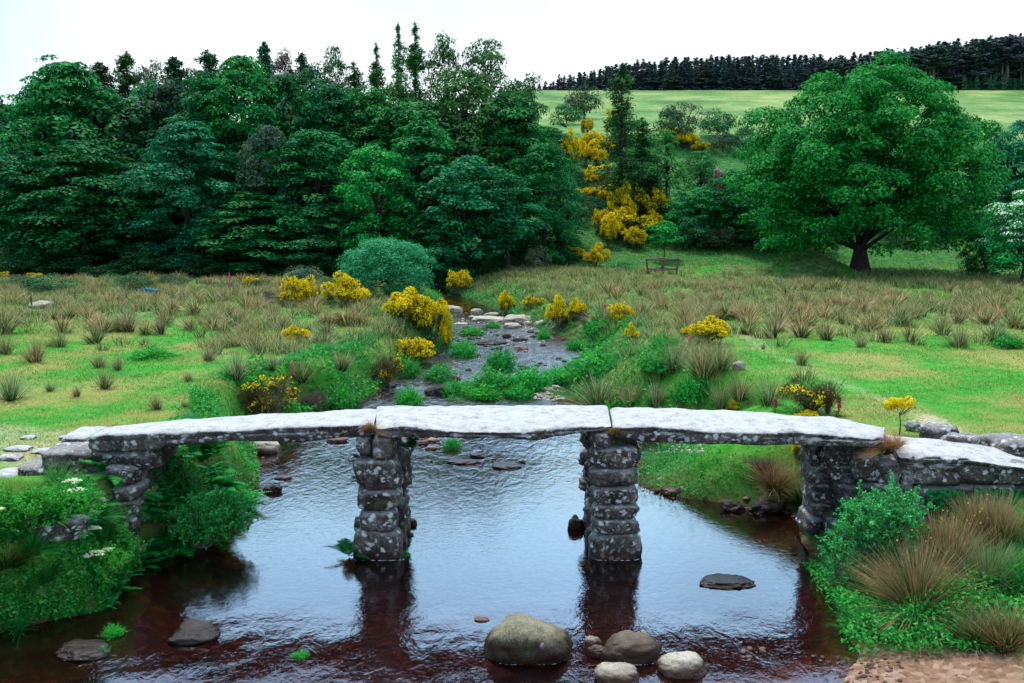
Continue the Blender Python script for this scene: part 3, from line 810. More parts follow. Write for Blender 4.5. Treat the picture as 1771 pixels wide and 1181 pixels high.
def trunk_tube(g, h, r0, r, lean=.03, flare=1.5, sides=12, wander=.05):
    zz = np.linspace(-.3, h, 12); u = np.clip(zz / h, 0, 1)
    px_ = lean * h * u + wander * h * .1 * np.sin(u * 5 + r.uniform(0, 6)); py_ = wander * h * .1 * np.sin(u * 4 + r.uniform(0, 6)) * u
    rad = r0 * (1 - .72 * u) * (1 + (flare - 1) * np.exp(-np.clip(zz, 0, None) / (r0 * 1.6)))
    tube(g, np.stack([px_, py_, zz], 1), rad, sides, lump=.05, r=r)

def make_tree(name, kind, seed, label="tree", mat='broad'):
    r = np.random.default_rng(seed)
    root = thing(name, label, "tree")
    g = Geo(); tr = Geo()
    if kind == 'beech':       # wide skirt of flat drooping sprays, 17 m tall, 11 m wide
        cl = []
        for i in range(150):
            t = r.random() ** .85; z = 1.0 + 14.6 * t
            prof = (.62 + .38 * math.sin(min(t / .45, 1) * math.pi / 2)) * (1 - max(0, t - .42) ** 1.35 / .58 ** 1.35 * .80)
            a = r.uniform(0, 6.283); k = r.uniform(.55, 1.0) if r.random() < .8 else r.uniform(.1, .5)
            R = 5.6 * prof * k
            cl.append((np.array([R * math.cos(a), R * math.sin(a), z]), r.uniform(.7, 1.6), np.array([math.cos(a), math.sin(a), .1])))
        for i in range(16):      # ragged leaders along the top and shoulders
            a = r.uniform(0, 6.283); R = r.uniform(.5, 4.6); cl.append((np.array([R * math.cos(a), R * math.sin(a), 16.2 - R * .75 + r.uniform(-.3, 1.1)]), r.uniform(.35, .8), np.array([math.cos(a), math.sin(a), .5])))
        crown_leaves(g, cl, 96, .38, .5, .44, .34, .7, r)
        trunk_tube(tr, 12, .42, r); limbs(tr, 11, cl, .42, r, 16)
    elif kind == 'broad':     # rounded clumps, 15 m tall, 9 m wide
        cl = ellipsoid_clumps(85, 4.3, 4.3, 6.6, 8.2, 1.15, r, .3, -.95)
        crown_leaves(g, cl, 85, .42, .62, .72, .1, .6, r)
        trunk_tube(tr, 10, .38, r); limbs(tr, 9, cl, .38, r, 14)
    elif kind == 'wispy':     # open, feathery top with upright leaders
        cl = []
        for i in range(130):
            t = r.random() ** .8; z = 1.5 + 14.3 * t
            a = r.uniform(0, 6.283); R = 5.2 * (1 - t ** 2.2 * .72) * r.uniform(.2, 1) ** .6
            cl.append((np.array([R * math.cos(a), R * math.sin(a), z + r.uniform(-.6, .9)]), r.uniform(.55, 1.25), np.array([math.cos(a), math.sin(a), .3])))
        crown_leaves(g, cl, 62, .40, .42, .62, .15, .5, r)
        trunk_tube(tr, 14, .32, r); limbs(tr, 13, cl, .26, r, 46)
    elif kind in ('spruce', 'larch', 'thin', 'pine', 'cone'):
        hgt = 16.0
        wid = {'spruce': 3.6, 'larch': 3.6, 'thin': 2.2, 'pine': 2.3, 'cone': 2.6}[kind]
        low = {'spruce': .05, 'larch': .12, 'thin': .3, 'pine': .48, 'cone': .06}[kind]
        nb = {'spruce': 300, 'larch': 210, 'thin': 130, 'pine': 70, 'cone': 100}[kind]
        P_, N_, L_ = [], [], []
        for i in range(nb):
            t = low + (1 - low) * r.random() ** (1.0 if kind != 'pine' else .8); z = hgt * t
            a = r.uniform(0, 6.283)
            sh = (1 - t) / (1 - low)
            if kind == 'pine': sh = (.35 + .65 * math.sin(min(1, (1 - t) / .40) * 1.57))
            if kind == 'spruce': sh = sh ** .62
            if kind == 'larch': sh = sh ** .45 * (.75 + .25 * math.sin(t * 23 + seed))
            if kind == 'thin': sh = sh ** .5 * (.6 + .4 * math.sin(t * 31))
            bl = wid * (sh * r.uniform(.45, 1.2) + .05)
            nleaf = int(10 + bl * {'spruce': 36, 'larch': 26, 'thin': 30, 'pine': 24, 'cone': 22}[kind])
            s = r.uniform(.12, 1.0, nleaf)
            dr = {'spruce': .30, 'larch': .18, 'thin': .25, 'pine': .02, 'cone': .22}[kind]
            d = np.array([math.cos(a), math.sin(a), 0])
            P = d * (bl * s)[:, None]; P[:, 2] = z + bl * (.10 * s - dr * s * s) + (.14 * bl * s ** 3)
            sp_ = r.normal(size=(nleaf, 3)) * np.array([.22, .22, .10]) * (bl ** .5) * (1.15 - s * .6)[:, None]
            P += sp_; P[:, 2] -= np.abs(r.normal(size=nleaf)) * (.20 if kind in ('spruce', 'larch', 'thin') else .06)
            P_.append(P); N_.append(np.array([0, 0, 1.0]) + d * .3 + r.normal(size=(nleaf, 3)) * .55)
            L_.append(r.uniform(.20, .42, nleaf) * (1 if kind not in ('pine', 'cone') else 1.7))
            tube(tr, [[0, 0, z], d * bl * .5 + [0, 0, z + bl * (.05 - dr * .25)], d * bl * .92 + [0, 0, z + bl * (.1 - dr * .7)]], [.055, .035, .012], 4, cap=False)
        leaves(g, np.concatenate(P_), np.concatenate(N_), np.concatenate(L_), .36, r=r)
        tube(tr, [[0, 0, -.3], [.05, 0, 5], [0, .05, 10], [0, 0, 16.1]], [.27, .2, .12, .02], 8)
    elif kind == 'oak':       # 17 m tall, broad dome of many bright rounded clumps on a short stout trunk
        cl = []
        for i in range(470):
            d = unit(r.normal(size=3)); 
            if d[2] < -.8: d[2] *= -1
            k = r.uniform(.84, 1.10) if r.random() < .74 else r.uniform(.5, .85)
            p = d * np.array([11.3, 9.0, 7.6]) * k
            lobes = .97 + .10 * math.sin(3 * math.atan2(p[1], p[0]) + 1) + .10 * math.sin(p[0] * .9 + p[2] * .8)
            p *= lobes
            if p[2] < 0: p[2] *= .95 + .1 * math.sin(p[0])
            if np.hypot(p[0], p[1]) < 3.5 and p[2] < -5: continue
            cl.append((p + [0, 0, 9.8], r.uniform(.85, 1.6), d))
        for i in range(60):
            a = r.uniform(0, 6.283); q = r.uniform(6, 10.5); cl.append((np.array([q * math.cos(a), q * math.sin(a) * .85, r.uniform(2.4, 5.6)]), r.uniform(.8, 1.3), unit(np.array([math.cos(a), math.sin(a), -.2]))))
        for i in range(110):
            a = r.uniform(0, 6.283); q = 8.2 * r.random() ** .5; p = np.array([q * math.cos(a), q * math.sin(a) * .8, r.uniform(6.2, 13)]); cl.append((p, r.uniform(.9, 1.5), unit(np.array([math.cos(a), math.sin(a), .2]))))
        crown_leaves(g, cl, 150, .30, .66, .72, .12, .55, r)
        for c, rad, d in []: pass
        # trunk with flared root, forking into heavy limbs
        trunk_tube(tr, 5.2, .85, r, .0, 1.55, 16, .02)
        for q in range(7):
            a = q * .9 + r.uniform(-.2, .2); e = np.array([math.cos(a) * 7, math.sin(a) * 6, r.uniform(7.5, 13.5)])
            p0 = np.array([0, 0, 3.2 + .25 * q]); md = p0 + (e - p0) * np.array([.35, .35, .65])
            tt = np.linspace(0, 1, 10)[:, None]; pts = (1 - tt) ** 2 * p0 + 2 * tt * (1 - tt) * md + tt ** 2 * e
            tube(tr, pts, np.linspace(.42, .08, 10), 8, lump=.04, r=r)
        limbs(tr, 5, cl, .5, r, 40)
    elif kind == 'hawthorn':
        cl = ellipsoid_clumps(120, 3.2, 3.0, 3.1, 3.6, .75, r, .3, -.9)
        crown_leaves(g, cl, 150, .22, .6, .65, .2, .5, r)
        trunk_tube(tr, 3.2, .2, r); limbs(tr, 3, cl, .2, r, 26)
    elif kind == 'sapling':
        cl = ellipsoid_clumps(34, 1.35, 1.3, 1.0, 2.6, .45, r, .25, -.8)
        crown_leaves(g, cl, 190, .20, .62, .6, .15, .7, r)
        trunk_tube(tr, 2.2, .06, r); limbs(tr, 2.2, cl, .06, r, 12)
    elif kind == 'willow':    # dense rounded bush to the ground, 4.2 m tall, 6 m wide
        cl = ellipsoid_clumps(190, 2.75, 2.5, 2.05, 1.95, .55, r, .2, -.9)
        crown_leaves(g, cl, 300, .20, .30, .95, .0, .7, r)
        trunk_tube(tr, 1.6, .14, r); limbs(tr, 1.5, cl, .12, r, 24)
    elif kind == 'shrub':     # dark heath shrub 2.4 m tall, 4 m wide
        cl = ellipsoid_clumps(48, 1.9, 1.7, 1.05, 1.05, .50, r, .2, -.8)
        crown_leaves(g, cl, 190, .22, .4, .8, 0, .6, r)
        trunk_tube(tr, .9, .08, r); limbs(tr, .9, cl, .08, r, 14)
    root.name = name
    cw = g.build("crown", M[mat], root); tk = tr.build("trunk", M['bark_pale' if kind == 'pine' else 'bark'], root, True); tk["fixed_color"] = 1
    return root, cl if kind in ('oak', 'hawthorn', 'beech', 'broad', 'wispy', 'sapling', 'willow', 'shrub') else None

PR = {}
def proto(key, *a, **k):
    if key not in PR: PR[key], _ = make_tree(*a, **k)
    return PR[key]
PROTOS = {
    'beech': [('beech_tree', 'beech', 11), ('beech_tree', 'beech', 12), ('beech_tree', 'beech', 13)],
    'broad': [('broadleaf_tree', 'broad', 21), ('broadleaf_tree', 'broad', 22)],
    'wispy': [('larch_tree', 'wispy', 31), ('larch_tree', 'wispy', 32)],
    'spruce': [('spruce_tree', 'spruce', 41), ('spruce_tree', 'spruce', 42)],
    'larch': [('larch_tree', 'larch', 51), ('larch_tree', 'larch', 52)],
    'thin': [('larch_tree', 'thin', 61), ('larch_tree', 'thin', 62)],
    'shrub': [('shrub', 'shrub', 71), ('shrub', 'shrub', 72), ('shrub', 'shrub', 73)],
}
NEED = {'beech': 'broad', 'broad': 'broad', 'wispy': 'needle', 'spruce': 'needle', 'larch': 'needle', 'thin': 'needle', 'shrub': 'needle'}
SIZE = {'beech': (16.4, 11.6), 'broad': (15.6, 10.2), 'wispy': (16.6, 11.0), 'spruce': (16.2, 5.0), 'larch': (16.2, 5.4), 'thin': (16.2, 3.6), 'shrub': (2.5, 4.3),
        'oak': (18.2, 24.5), 'hawthorn': (7.2, 7.2), 'sapling': (3.8, 3.3), 'willow': (4.3, 6.2), 'pine': (16.2, 4.0), 'cone': (16.2, 5.0)}
_cnt = {}
WK = {'spruce': 1.5, 'larch': 1.4, 'thin': 1.3}
def plant_tree(kind, px, Y, top, w_px, col, label, group=None, base_px=None, cat="tree", name=None, wood=False):
    """tree with its crown centred on photo column px at distance Y, its top at photo row top, w_px wide"""
    i = _cnt.get(kind, 0); _cnt[kind] = i + 1
    ps = PROTOS[kind]; p_ = ps[i % len(ps)]
    pr = proto(p_, p_[0], p_[1], p_[2], mat=NEED[kind])
    q = at(px, 400, Y); x = q[0]; zb = gz(x, Y) if base_px is None else at(px, base_px, Y)[2]
    h = at(px, top, Y)[2] - zb; wd = w_px * Y / 1600 * WK.get(kind, 1)
    H0, W0 = SIZE[kind]
    o = inst(pr, (x, Y, zb), random.uniform(0, 6.28), (wd / W0, wd / W0, h / H0), label, group, col, cat)
    if name: o.name = name
    return o

# colours multiply the leaf colour
DG, TEAL, EM, COP, OLV, BRN = (.95, .98, 1.05), (1.0, 1.1, 1.8), (1.2, 1.35, 1.0), (4.0, .62, 1.3), (1.9, 1.25, .8), (2.4, .9, 1.1)
# back row: crowns that stand above the wood
back = [
 ('spruce', 18, 104, 172, 60, BRN, "small dark conifer top at the far left end of the wood"),
 ('wispy', 95, 100, 138, 110, DG, "thin ragged treetop at the left shoulder of the wood"),
 ('spruce', 186, 103, 104, 80, BRN, "brownish conifer just right of the first broad beech crown"),
 ('spruce', 234, 104, 84, 66, OLV, "slim pointed conifer first to rise above the left wood"),
 ('wispy', 272, 102, 108, 90, BRN, "feathery conifer in the dip between the pointed spruce and the domed one"),
 ('spruce', 313, 101, 94, 78, DG, "domed dense conifer standing over the blue-green tree"),
 ('wispy', 345, 104, 120, 80, BRN, "low brown conifer tip between the two domed conifers"),
 ('spruce', 372, 101, 82, 76, DG, "grey-green conifer left of the bright flat-topped beech"),
 ('spruce', 468, 103, 68, 50, DG, "single spire poking up right of the flat-topped beech"),
 ('wispy', 498, 100, 88, 90, COP, "brown-tinged conifer over the copper tree"),
 ('larch', 532, 102, 88, 70, DG, "dark conifer on the right shoulder of the copper tree"),
 ('wispy', 585, 99, 82, 90, OLV, "sparse larch with sky showing through, left of the thin spire"),
 ('larch', 618, 102, 102, 70, OLV, "short sparse larch beside the thin spire"),
 ('thin', 656, 98, 68, 44, OLV, "thin spire-like larch standing alone against the sky"),
 ('thin', 694, 96, 33, 40, (1.6, 1.6, 1.0), "tall bare-stemmed larch, left one of the close pair"),
 ('thin', 722, 97, 32, 56, (1.6, 1.6, 1.0), "tall leafy larch, right one of the close pair"),
 ('wispy', 772, 96, 66, 130, OLV, "tall feathery tree with an open crown right of the larch pair"),
 ('wispy', 838, 95, 70, 170, OLV, "tall yellow-green tree with loose upright leaders, highest at the right end of the wood"),
 ('wispy', 905, 92, 132, 130, OLV, "drooping yellow-green tree at the right edge of the wood"),
]
for a_ in back: plant_tree(*a_)
mid = [
 ('beech', 22, 92, 178, 170, DG, "dark beech at the left edge of the photograph"),
 ('beech', 128, 90, 100, 215, (1.3, 1.3, 1.0), "broad dome-headed beech, tallest of the left end"),
 ('broad', 225, 92, 150, 150, BRN, "dull brown-green tree behind the pointed spruce"),
 ('broad', 300, 93, 132, 120, COP, "dusky reddish tree under the domed conifer"),
 ('beech', 365, 91, 120, 150, DG, "dark green beech left of the flat-topped one"),
 ('beech', 432, 89, 84, 170, (1.4, 1.4, .95), "bright flat-topped beech in the middle of the wood's skyline"),
 ('broad', 505, 92, 110, 120, BRN, "brownish broadleaf tree right of the flat-topped beech"),
 ('beech', 570, 90, 140, 170, DG, "dark layered beech below the sparse larches"),
 ('beech', 650, 90, 150, 170, OLV, "olive beech below the thin spire"),
 ('beech', 730, 89, 165, 200, (1.3, 1.1, .8), "olive-green beech below the larch pair"),
 ('wispy', 800, 88, 120, 190, OLV, "olive feathery tree in front of the tall pair of loose crowns"),
 ('beech', 880, 88, 158, 190, (1.3, 1.1, .8), "drooping olive beech near the right end of the wood"),
]
mid += [
 ('beech', 75, 93, 150, 150, DG, "dark tree filling the gap left of the dome-headed beech"), ('beech', 185, 94, 138, 150, DG, "dark tree filling the gap right of the dome-headed beech"),
 ('beech', 270, 95, 140, 140, DG, "dark tree below the feathery conifer"), ('beech', 500, 94, 128, 150, DG, "dark tree below the brown-tinged treetop"),
 ('wispy', 545, 95, 112, 130, DG, "feathery dark tree right of the brown-tinged treetop"), ('beech', 610, 94, 142, 150, DG, "dark tree below the short sparse larch"), ('wispy', 690, 93, 130, 130, OLV, "feathery tree at the foot of the larch pair")]
for a_ in mid: plant_tree(*a_[:4], a_[4] * 1.15, *a_[5:])
front = [
 ('beech', 40, 84, 262, 210, DG, "dark drooping tree at the left edge, in the front row of the wood"),
 ('beech', 150, 83, 240, 230, (.8, .95, .8), "dark beech with hanging branches under the dome-headed beech"),
 ('beech', 250, 84, 275, 170, DG, "deep green tree left of the blue-green tree"),
 ('beech', 325, 82, 205, 190, TEAL, "tall blue-green tree with flat layered branches"),
 ('broad', 400, 85, 260, 130, DG, "shaded tree between the blue-green and the copper tree"),
 ('broad', 466, 82, 204, 110, COP, "purple-brown copper beech in the middle of the wood"),
 ('beech', 440, 80, 330, 200, (.9, 1.05, .8), "low dark beech with sweeping branches in front of the copper beech"),
 ('beech', 545, 82, 215, 190, (.9, 1.15, 1.0), "green layered beech right of the copper beech"),
 ('beech', 560, 79, 350, 150, DG, "low shaded tree left of the bright maple"),
 ('broad', 650, 78, 246, 130, (1.3, 1.7, 1.1), "bright green maple rising behind the round willow bush"),
 ('beech', 730, 82, 205, 190, (1.0, 1.15, .9), "mid-green beech behind the bright maple"),
 ('broad', 800, 78, 258, 170, (.95, 1.15, 1.5), "large blue-green tree overhanging the river bend"),
 ('broad', 878, 79, 300, 130, (.8, 1.0, 1.2), "dark tree at the river bend beside the gorse slope"),
 ('beech', 940, 83, 240, 130, (1.0, 1.1, .9), "drooping green tree at the foot of the gorse slope"),
 ('beech', 760, 76.5, 355, 130, DG, "low dark tree right behind the round willow bush"),
]
for a_ in front: plant_tree(*a_[:4], a_[4] * 1.08, *a_[5:])
for i, px in enumerate(range(-10, 800, 62)):
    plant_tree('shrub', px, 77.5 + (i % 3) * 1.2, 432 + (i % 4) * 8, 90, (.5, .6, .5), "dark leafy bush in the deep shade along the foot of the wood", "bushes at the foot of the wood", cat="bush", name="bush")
# beyond the skyline to the left so that no gap opens under the crowns
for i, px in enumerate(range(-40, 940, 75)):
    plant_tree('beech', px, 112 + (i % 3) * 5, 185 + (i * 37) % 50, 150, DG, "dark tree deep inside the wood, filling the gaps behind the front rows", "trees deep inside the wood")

# hillside between the wood and the oak
hill = [
 ('larch', 1072, 97, 106, 62, (1.6, 1.2, .9), "tall dark ragged larch alone on the gorse slope"),
 ('larch', 1108, 99, 200, 56, (1.1, 1.5, .9), "shorter conifer leaning against the tall ragged larch"),
 ('wispy', 1150, 100, 226, 100, (1.8, 2.0, 1.0), "light green tree right of the ragged larch"),
 ('larch', 1128, 98, 300, 46, BRN, "brownish conifer below the ragged larch"),
 ('wispy', 1210, 97, 262, 100, (1.3, 1.7, 1.0), "leafy tree below the dead-branched thorn"),
 ('broad', 1205, 92, 318, 110, (.9, 1.5, 1.2), "dark green tree above the small gorse patch"),
 ('broad', 1275, 92, 290, 130, (1.0, 1.3, 1.0), "green tree hard against the oak's left side"),
 ('broad', 1330, 90, 330, 150, (.8, 1.1, 1.0), "low leafy tree under the oak's left branches"),
 ('broad', 965, 92, 290, 80, (.9, 1.1, 1.2), "blue-green tree at the left foot of the slope"),
 ('beech', 970, 86, 350, 90, (.8, 1.0, 1.1), "dark spreading tree above the green bank"),
 ('broad', 1745, 98, 200, 120, (.9, 1.1, 1.7), "green tree behind the oak's right side"),
 ('broad', 1795, 94, 225, 120, (.8, 1.3, 1.8), "mid-green tree at the right edge of the photograph"),
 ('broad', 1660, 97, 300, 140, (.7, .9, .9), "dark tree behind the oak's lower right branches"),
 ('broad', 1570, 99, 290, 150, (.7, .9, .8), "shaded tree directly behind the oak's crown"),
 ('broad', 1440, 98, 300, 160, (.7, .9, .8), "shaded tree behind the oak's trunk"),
]
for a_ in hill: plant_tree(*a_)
# low thicket over the slope
thk = [(950, 300, 60), (945, 355, 60), (980, 215, 60), (1010, 205, 66), (985, 335, 60), (1020, 370, 50), (1005, 385, 60), (1090, 345, 60),
       (1130, 365, 60), (1120, 330, 60), (1165, 385, 60), (1205, 385, 70), (1240, 400, 60), (1250, 350, 60), (1270, 385, 60), (1300, 420, 70), (1345, 425, 80), (1390, 430, 60), (1235, 430, 70), (1195, 432, 70),
       (1060, 410, 60), (1120, 415, 50), (1165, 425, 50), (1250, 262, 60), (1240, 236, 70), (1290, 270, 60), (1165, 250, 80), (1080, 240, 60), (1550, 420, 70), (1610, 408, 60), (1650, 402, 60), (1690, 412, 70),
       (1740, 420, 70), (1580, 402, 60), (1425, 440, 60), (1530, 400, 60), (930, 330, 60), (1100, 275, 60), (1210, 300, 60)]
for i, (px, py, wp) in enumerate(thk):
    q = G(px, py, 84); c = [(.8, 1.0, 1.1), (1.3, 1.0, 1.0), (1.0, 1.4, 1.1), (2.2, .8, 1.1), (.9, 1.3, 1.3)][i % 5]
    o = inst(proto(PROTOS['shrub'][i % 3], *PROTOS['shrub'][i % 3], mat='needle'), tuple(q), random.uniform(0, 6), (wp * q[1] / 1600 / 4.3,) * 2 + (wp * q[1] / 1600 / 4.3 * random.uniform(.9, 1.5),),
             "dense scrub bush in the thicket on the slope between the wood and the oak", "scrub bushes on the slope", c, "bush")
    o.name = "bush"
def single(px, base, top, w_px, kind, name, seed, mat, col, label, cat, Y=None):
    q = G(px, base) if Y is None else at(px, base, Y); Y_ = q[1]
    o, cl = make_tree(name, kind, seed, label, mat)
    H0, W0 = SIZE[kind]; h = at(px, top, Y_)[2] - q[2]; wd = w_px * Y_ / 1600
    o.location = q; o.scale = (wd / W0, wd / W0, h / H0); o["category"] = cat
    for ch in o.children:
        if not ch.get("fixed_color"): ch.color = (*col, 1)
    return o, cl
M['oak_leaf'] = leaf_mat("oak_leaves", [(0, (.003, .06, .012)), (.45, (.006, .17, .026)), (1, (.03, .40, .05))], .3, patch=(.035, .38, .06), patch_scale=.75)
oak_t, _ = single(1486, 480, 122, 440, 'oak', "oak_tree", 5, 'oak_leaf', (1, 1, 1), "huge round-headed oak tree with a stout dark trunk in the right meadow", "tree", Y=76.5)
M['willow_leaf'] = leaf_mat("willow_leaves", [(0, (.01, .18, .07)), (.5, (.025, .32, .14)), (1, (.10, .48, .22))], .3)
single(671, 514, 411, 166, 'willow', "willow_bush", 6, 'willow_leaf', (1, 1, 1), "round blue-green willow bush at the river bend", "bush")
haw, hcl = single(1768, 492, 322, 150, 'hawthorn', "hawthorn_tree", 8, 'broad', (1.2, 1.7, 1.4), "hawthorn tree covered in white blossom at the right edge", "tree")
g = Geo(); r_ = np.random.default_rng(3)
for c, rad, d in hcl:
    if d[2] < -.2 or r_.random() < .35: continue
    n = 46; D = rand_dirs(n, r_); D[:, 2] = np.abs(D[:, 2]) * .5
    leaves(g, c + D * rad * np.array([1.1, 1.1, .75]) + [0, 0, .08], D + [0, 0, .6], r_.uniform(.13, .22, n), .8, r=r_)
g.build("blossom", M['white_blossom'], haw)
single(1702, 490, 395, 86, 'hawthorn', "bush", 9, 'broad', (.6, .7, .6), "dark bush in the shade left of the blossoming hawthorn", "bush", Y=73.5)
single(1148, 462, 378, 66, 'sapling', "young_tree", 10, 'broad', (1.6, 2.1, 1.3), "bright young tree inside the timber guard rails", "tree", Y=85.5)
# dead thorn with bare pale stems
dt = thing("thorn_tree", "bare-stemmed dead thorn tree at the edge of the hill pasture", "tree", tuple(at(1182, 240, 126)))
g = Geo(); r_ = np.random.default_rng(5)
for q in range(9):
    a = r_.uniform(0, 6.28); tube(g, [[0, 0, -.4], [math.cos(a) * .8, math.sin(a) * .8, 2], [math.cos(a) * 2.2, math.sin(a) * 2, 3.8]], [.14, .09, .03], 5)
g.build("stem", M['bark_pale'], dt)
g = Geo(); cl = ellipsoid_clumps(30, 3.0, 2.6, 1.4, 3.0, .6, r_, .3, -.6); crown_leaves(g, cl, 90, .3, .4, .8, 0, .5, r_)
cr_ = g.build("crown", M['needle'], dt); cr_.color = (2.6, .8, 1.3, 1)

# pine plantation on the skyline
M['pine_needle'] = leaf_mat("pine_needles", [(0, (.024, .045, .055)), (.5, (.042, .078, .090)), (1, (.08, .13, .13))], .15)
PINE = [make_tree("pine_tree", 'pine', 80 + q, mat='pine_needle')[0] for q in range(3)] + [make_tree("pine_tree", 'cone', 90 + q, mat='pine_needle')[0] for q in range(2)]
for p_ in PINE: p_.children[0].data  # built once, copied along the rows
tops = ([930, 960, 1050, 1100, 1200, 1300, 1400, 1440, 1500, 1560, 1640, 1700, 1771, 1800], [144, 132, 114, 105, 98, 92, 95, 97, 88, 82, 70, 62, 54, 50])
rp = random.Random(4)
for row, (Yr, n, lift, lab) in enumerate([(268, 104, 6, "tall dark pine with a bare lower stem in the front row of the hilltop plantation"), (280, 92, 0, "dark pine rising behind the front row of the hilltop plantation"),
                                     (294, 84, -2, "dark pine at the back of the hilltop plantation, its tip on the skyline")]):
    for q in range(n):
        px = 915 + (1790 - 915) * (q + rp.uniform(-.35, .35)) / n
        Yq = Yr + rp.uniform(-3, 3)
        x = at(px, 150, Yq)[0]; zb = gz(x, Yq)
        tp_ = np.interp(px, *tops) + lift + rp.choice([-3, 0, 1, 2, 4, 7])
        h = at(px, tp_, Yq)[2] - zb
        h = max(h, 1.5)
        cone = px < 1420 or row > 0 or rp.random() < .3
        p_ = PINE[3 + rp.randrange(2)] if cone else PINE[rp.randrange(3)]
        wd = min(h / 16.2, .85) * rp.uniform(1.7, 2.9)
        o = inst(p_, (x, Yq, zb - .2), rp.uniform(0, 6.28), (wd, wd, h / 16.2), lab, "pines in the hilltop plantation, row %s" % ["front", "middle", "back"][row], (rp.uniform(1.5, 2.6), rp.uniform(1.5, 2.3), rp.uniform(1.6, 2.3)), "tree")
for i in range(26):   # young trees below the pines on the right
    px = 1668 + i * 5 + rp.uniform(-2, 2); Yq = 262 + rp.uniform(-2, 1)
    x = at(px, 150, Yq)[0]; zb = gz(x, Yq); h = at(px, 130 + rp.uniform(-5, 6), Yq)[2] - zb
    o = inst(PINE[3 + i % 2], (x, Yq, zb - .1), rp.uniform(0, 6), (.34, .34, max(h, 1) / 16.2), "young green conifer in the belt below the hilltop pines", "young conifers below the plantation", (1.5, 3.2, 1.7), "tree")
# ------------------------------------------------------------------ scattered grass and undergrowth (uncountable)
def scatter(x0, x1, y0, y1, dens, r, mask=None):
    """random ground points; keeps those a camera standing anywhere near the bridge could see"""
    n = int((x1 - x0) * (y1 - y0) * dens)
    x = r.uniform(x0, x1, n); y = r.uniform(y0, y1, n)
    k = np.abs(x) < y * .62 + 1.5
    x, y = x[k], y[k]
    if mask is not None:
        k = mask(x, y) > r.random(len(x)); x, y = x[k], y[k]
    return x, y
def edges(x, y): return np.interp(y, *_XL) - x, x - np.interp(y, *_XR)
def land(x, y, m=.25):
    a, b_ = edges(x, y); return (np.maximum(a, b_) > m).astype(float)
def up_dirs(n, r, lean=.35):
    d = r.normal(size=(n, 3)) * lean; d[:, 2] = 1; return unit(d)
def under_bridge(x, y): return (y > 16.9) & (y < 19.2) & (((x > -9.2) & (x < -7.55)) | ((x > 5.5) & (x < 13)))
def pathm(x, y):
    p_ = np.zeros_like(x)
    for q, wd in ((0, .45), (1, .2), (3, .3)):
        ax, ay, bx, by = gp[q][0], gp[q][1], gp[q + 1][0], gp[q + 1][1]
        t = np.clip(((x - ax) * (bx - ax) + (y - ay) * (by - ay)) / ((bx - ax) ** 2 + (by - ay) ** 2), 0, 1)
        p_ = np.maximum(p_, (np.hypot(x - ax - t * (bx - ax), y - ay - t * (by - ay)) < wd) * (.9 if q == 0 else .5))
    return p_

r = np.random.default_rng(21)
g = Geo(); gdry = Geo()
for (x0, x1, y0, y1, dn, L, Wd) in [(-14, -6.5, 18.6, 26, 430, .085, .012), (4.5, 16, 18.9, 26, 430, .085, .012), (-22, 22, 26, 39, 200, .12, .018),
                                    (-36, 36, 39, 60, 50, .24, .032), (-52, 56, 60, 84, 22, .30, .05), (0, 60, 84, 100, 12, .34, .07)]:
    def mk(x, y):
        a, b_ = edges(x, y)
        m_ = land(x, y, .5) * (~under_bridge(x, y)) * (1 - pathm(x, y))
        m_ = m_ * np.where((y > 72) & (x < -6 - (y - 72) * .2), 0, 1)
        m_ = m_ * np.where(y < 30, .35 + .9 * np.clip(n2(x, y, .9, 81, 3) + .55, 0, 1), .3 + 1.1 * np.clip(n2(x, y, .5, 83, 3) + .5, 0, 1))
        return m_
    x, y = scatter(x0, x1, y0, y1, dn, r, mk)
    n = len(x); z = H(x, y)
    hv = .6 + .9 * np.clip(n2(x, y, .7, 85, 3) + .4, 0, 1.2)
    dry = (x < -6.5) & (y < 25.5) & (n2(x, y, .6, 141, 2) > -.55 + (y - 19) * .13)
    for gg, k in ((g, ~dry), (gdry, dry)):
        if k.sum(): blades(gg, np.stack([x, y, z - .01], 1)[k], up_dirs(int(k.sum()), r, .55), (L * hv * r.uniform(.6, 1.3, n))[k], (Wd * r.uniform(.7, 1.3, n))[k], 2, .35, r=r)
g.build("grass", M['grass'], kind="stuff")
gd_ = gdry.build("dry_grass", M['grass'], kind="stuff"); gd_.color = (2.3, 1.05, 1.9, 1)

# lush green grass on the banks and islands
g = Geo()
def mk(x, y):
    a, b_ = edges(x, y); e = np.maximum(a, b_); s = np.interp(y, [0, 17, 17.5, 20, 30, 50, 90], [.95, .95, 1.6, 1.6, 2.6, 3.2, 4]) + ((x > 0) & (y < 17)) * 4.5
    return ((e > .02) & (e < s)) * (~under_bridge(x, y)) * np.clip(.55 + n2(x, y, .6, 91, 3) * 1.3, .1, 1) * np.where((y < 12.95 - (x - 5) * .08) & (x > 3), 0, 1)
for (x0, x1, y0, y1, dn, L, Wd) in [(-12, -5, 12.5, 17.1, 3000, .34, .010), (4, 12, 12.3, 17.0, 1300, .30, .010), (-12, -5, 19.2, 30, 260, .30, .016), (2, 11, 19.2, 30, 330, .26, .016),
                                    (-12, 9, 30, 45, 330, .36, .020), (-14, 14, 45, 80, 90, .42, .036)]:
    x, y = scatter(x0, x1, y0, y1, dn, r, mk); n = len(x); z = H(x, y)
    hv = .45 + 1.1 * np.clip(n2(x, y, .8, 95, 3) + .45, 0, 1.2)
    blades(g, np.stack([x, y, z - .02], 1), up_dirs(n, r, .5), L * hv * r.uniform(.5, 1.3, n), Wd * r.uniform(.7, 1.3, n), 3, .5, r=r)
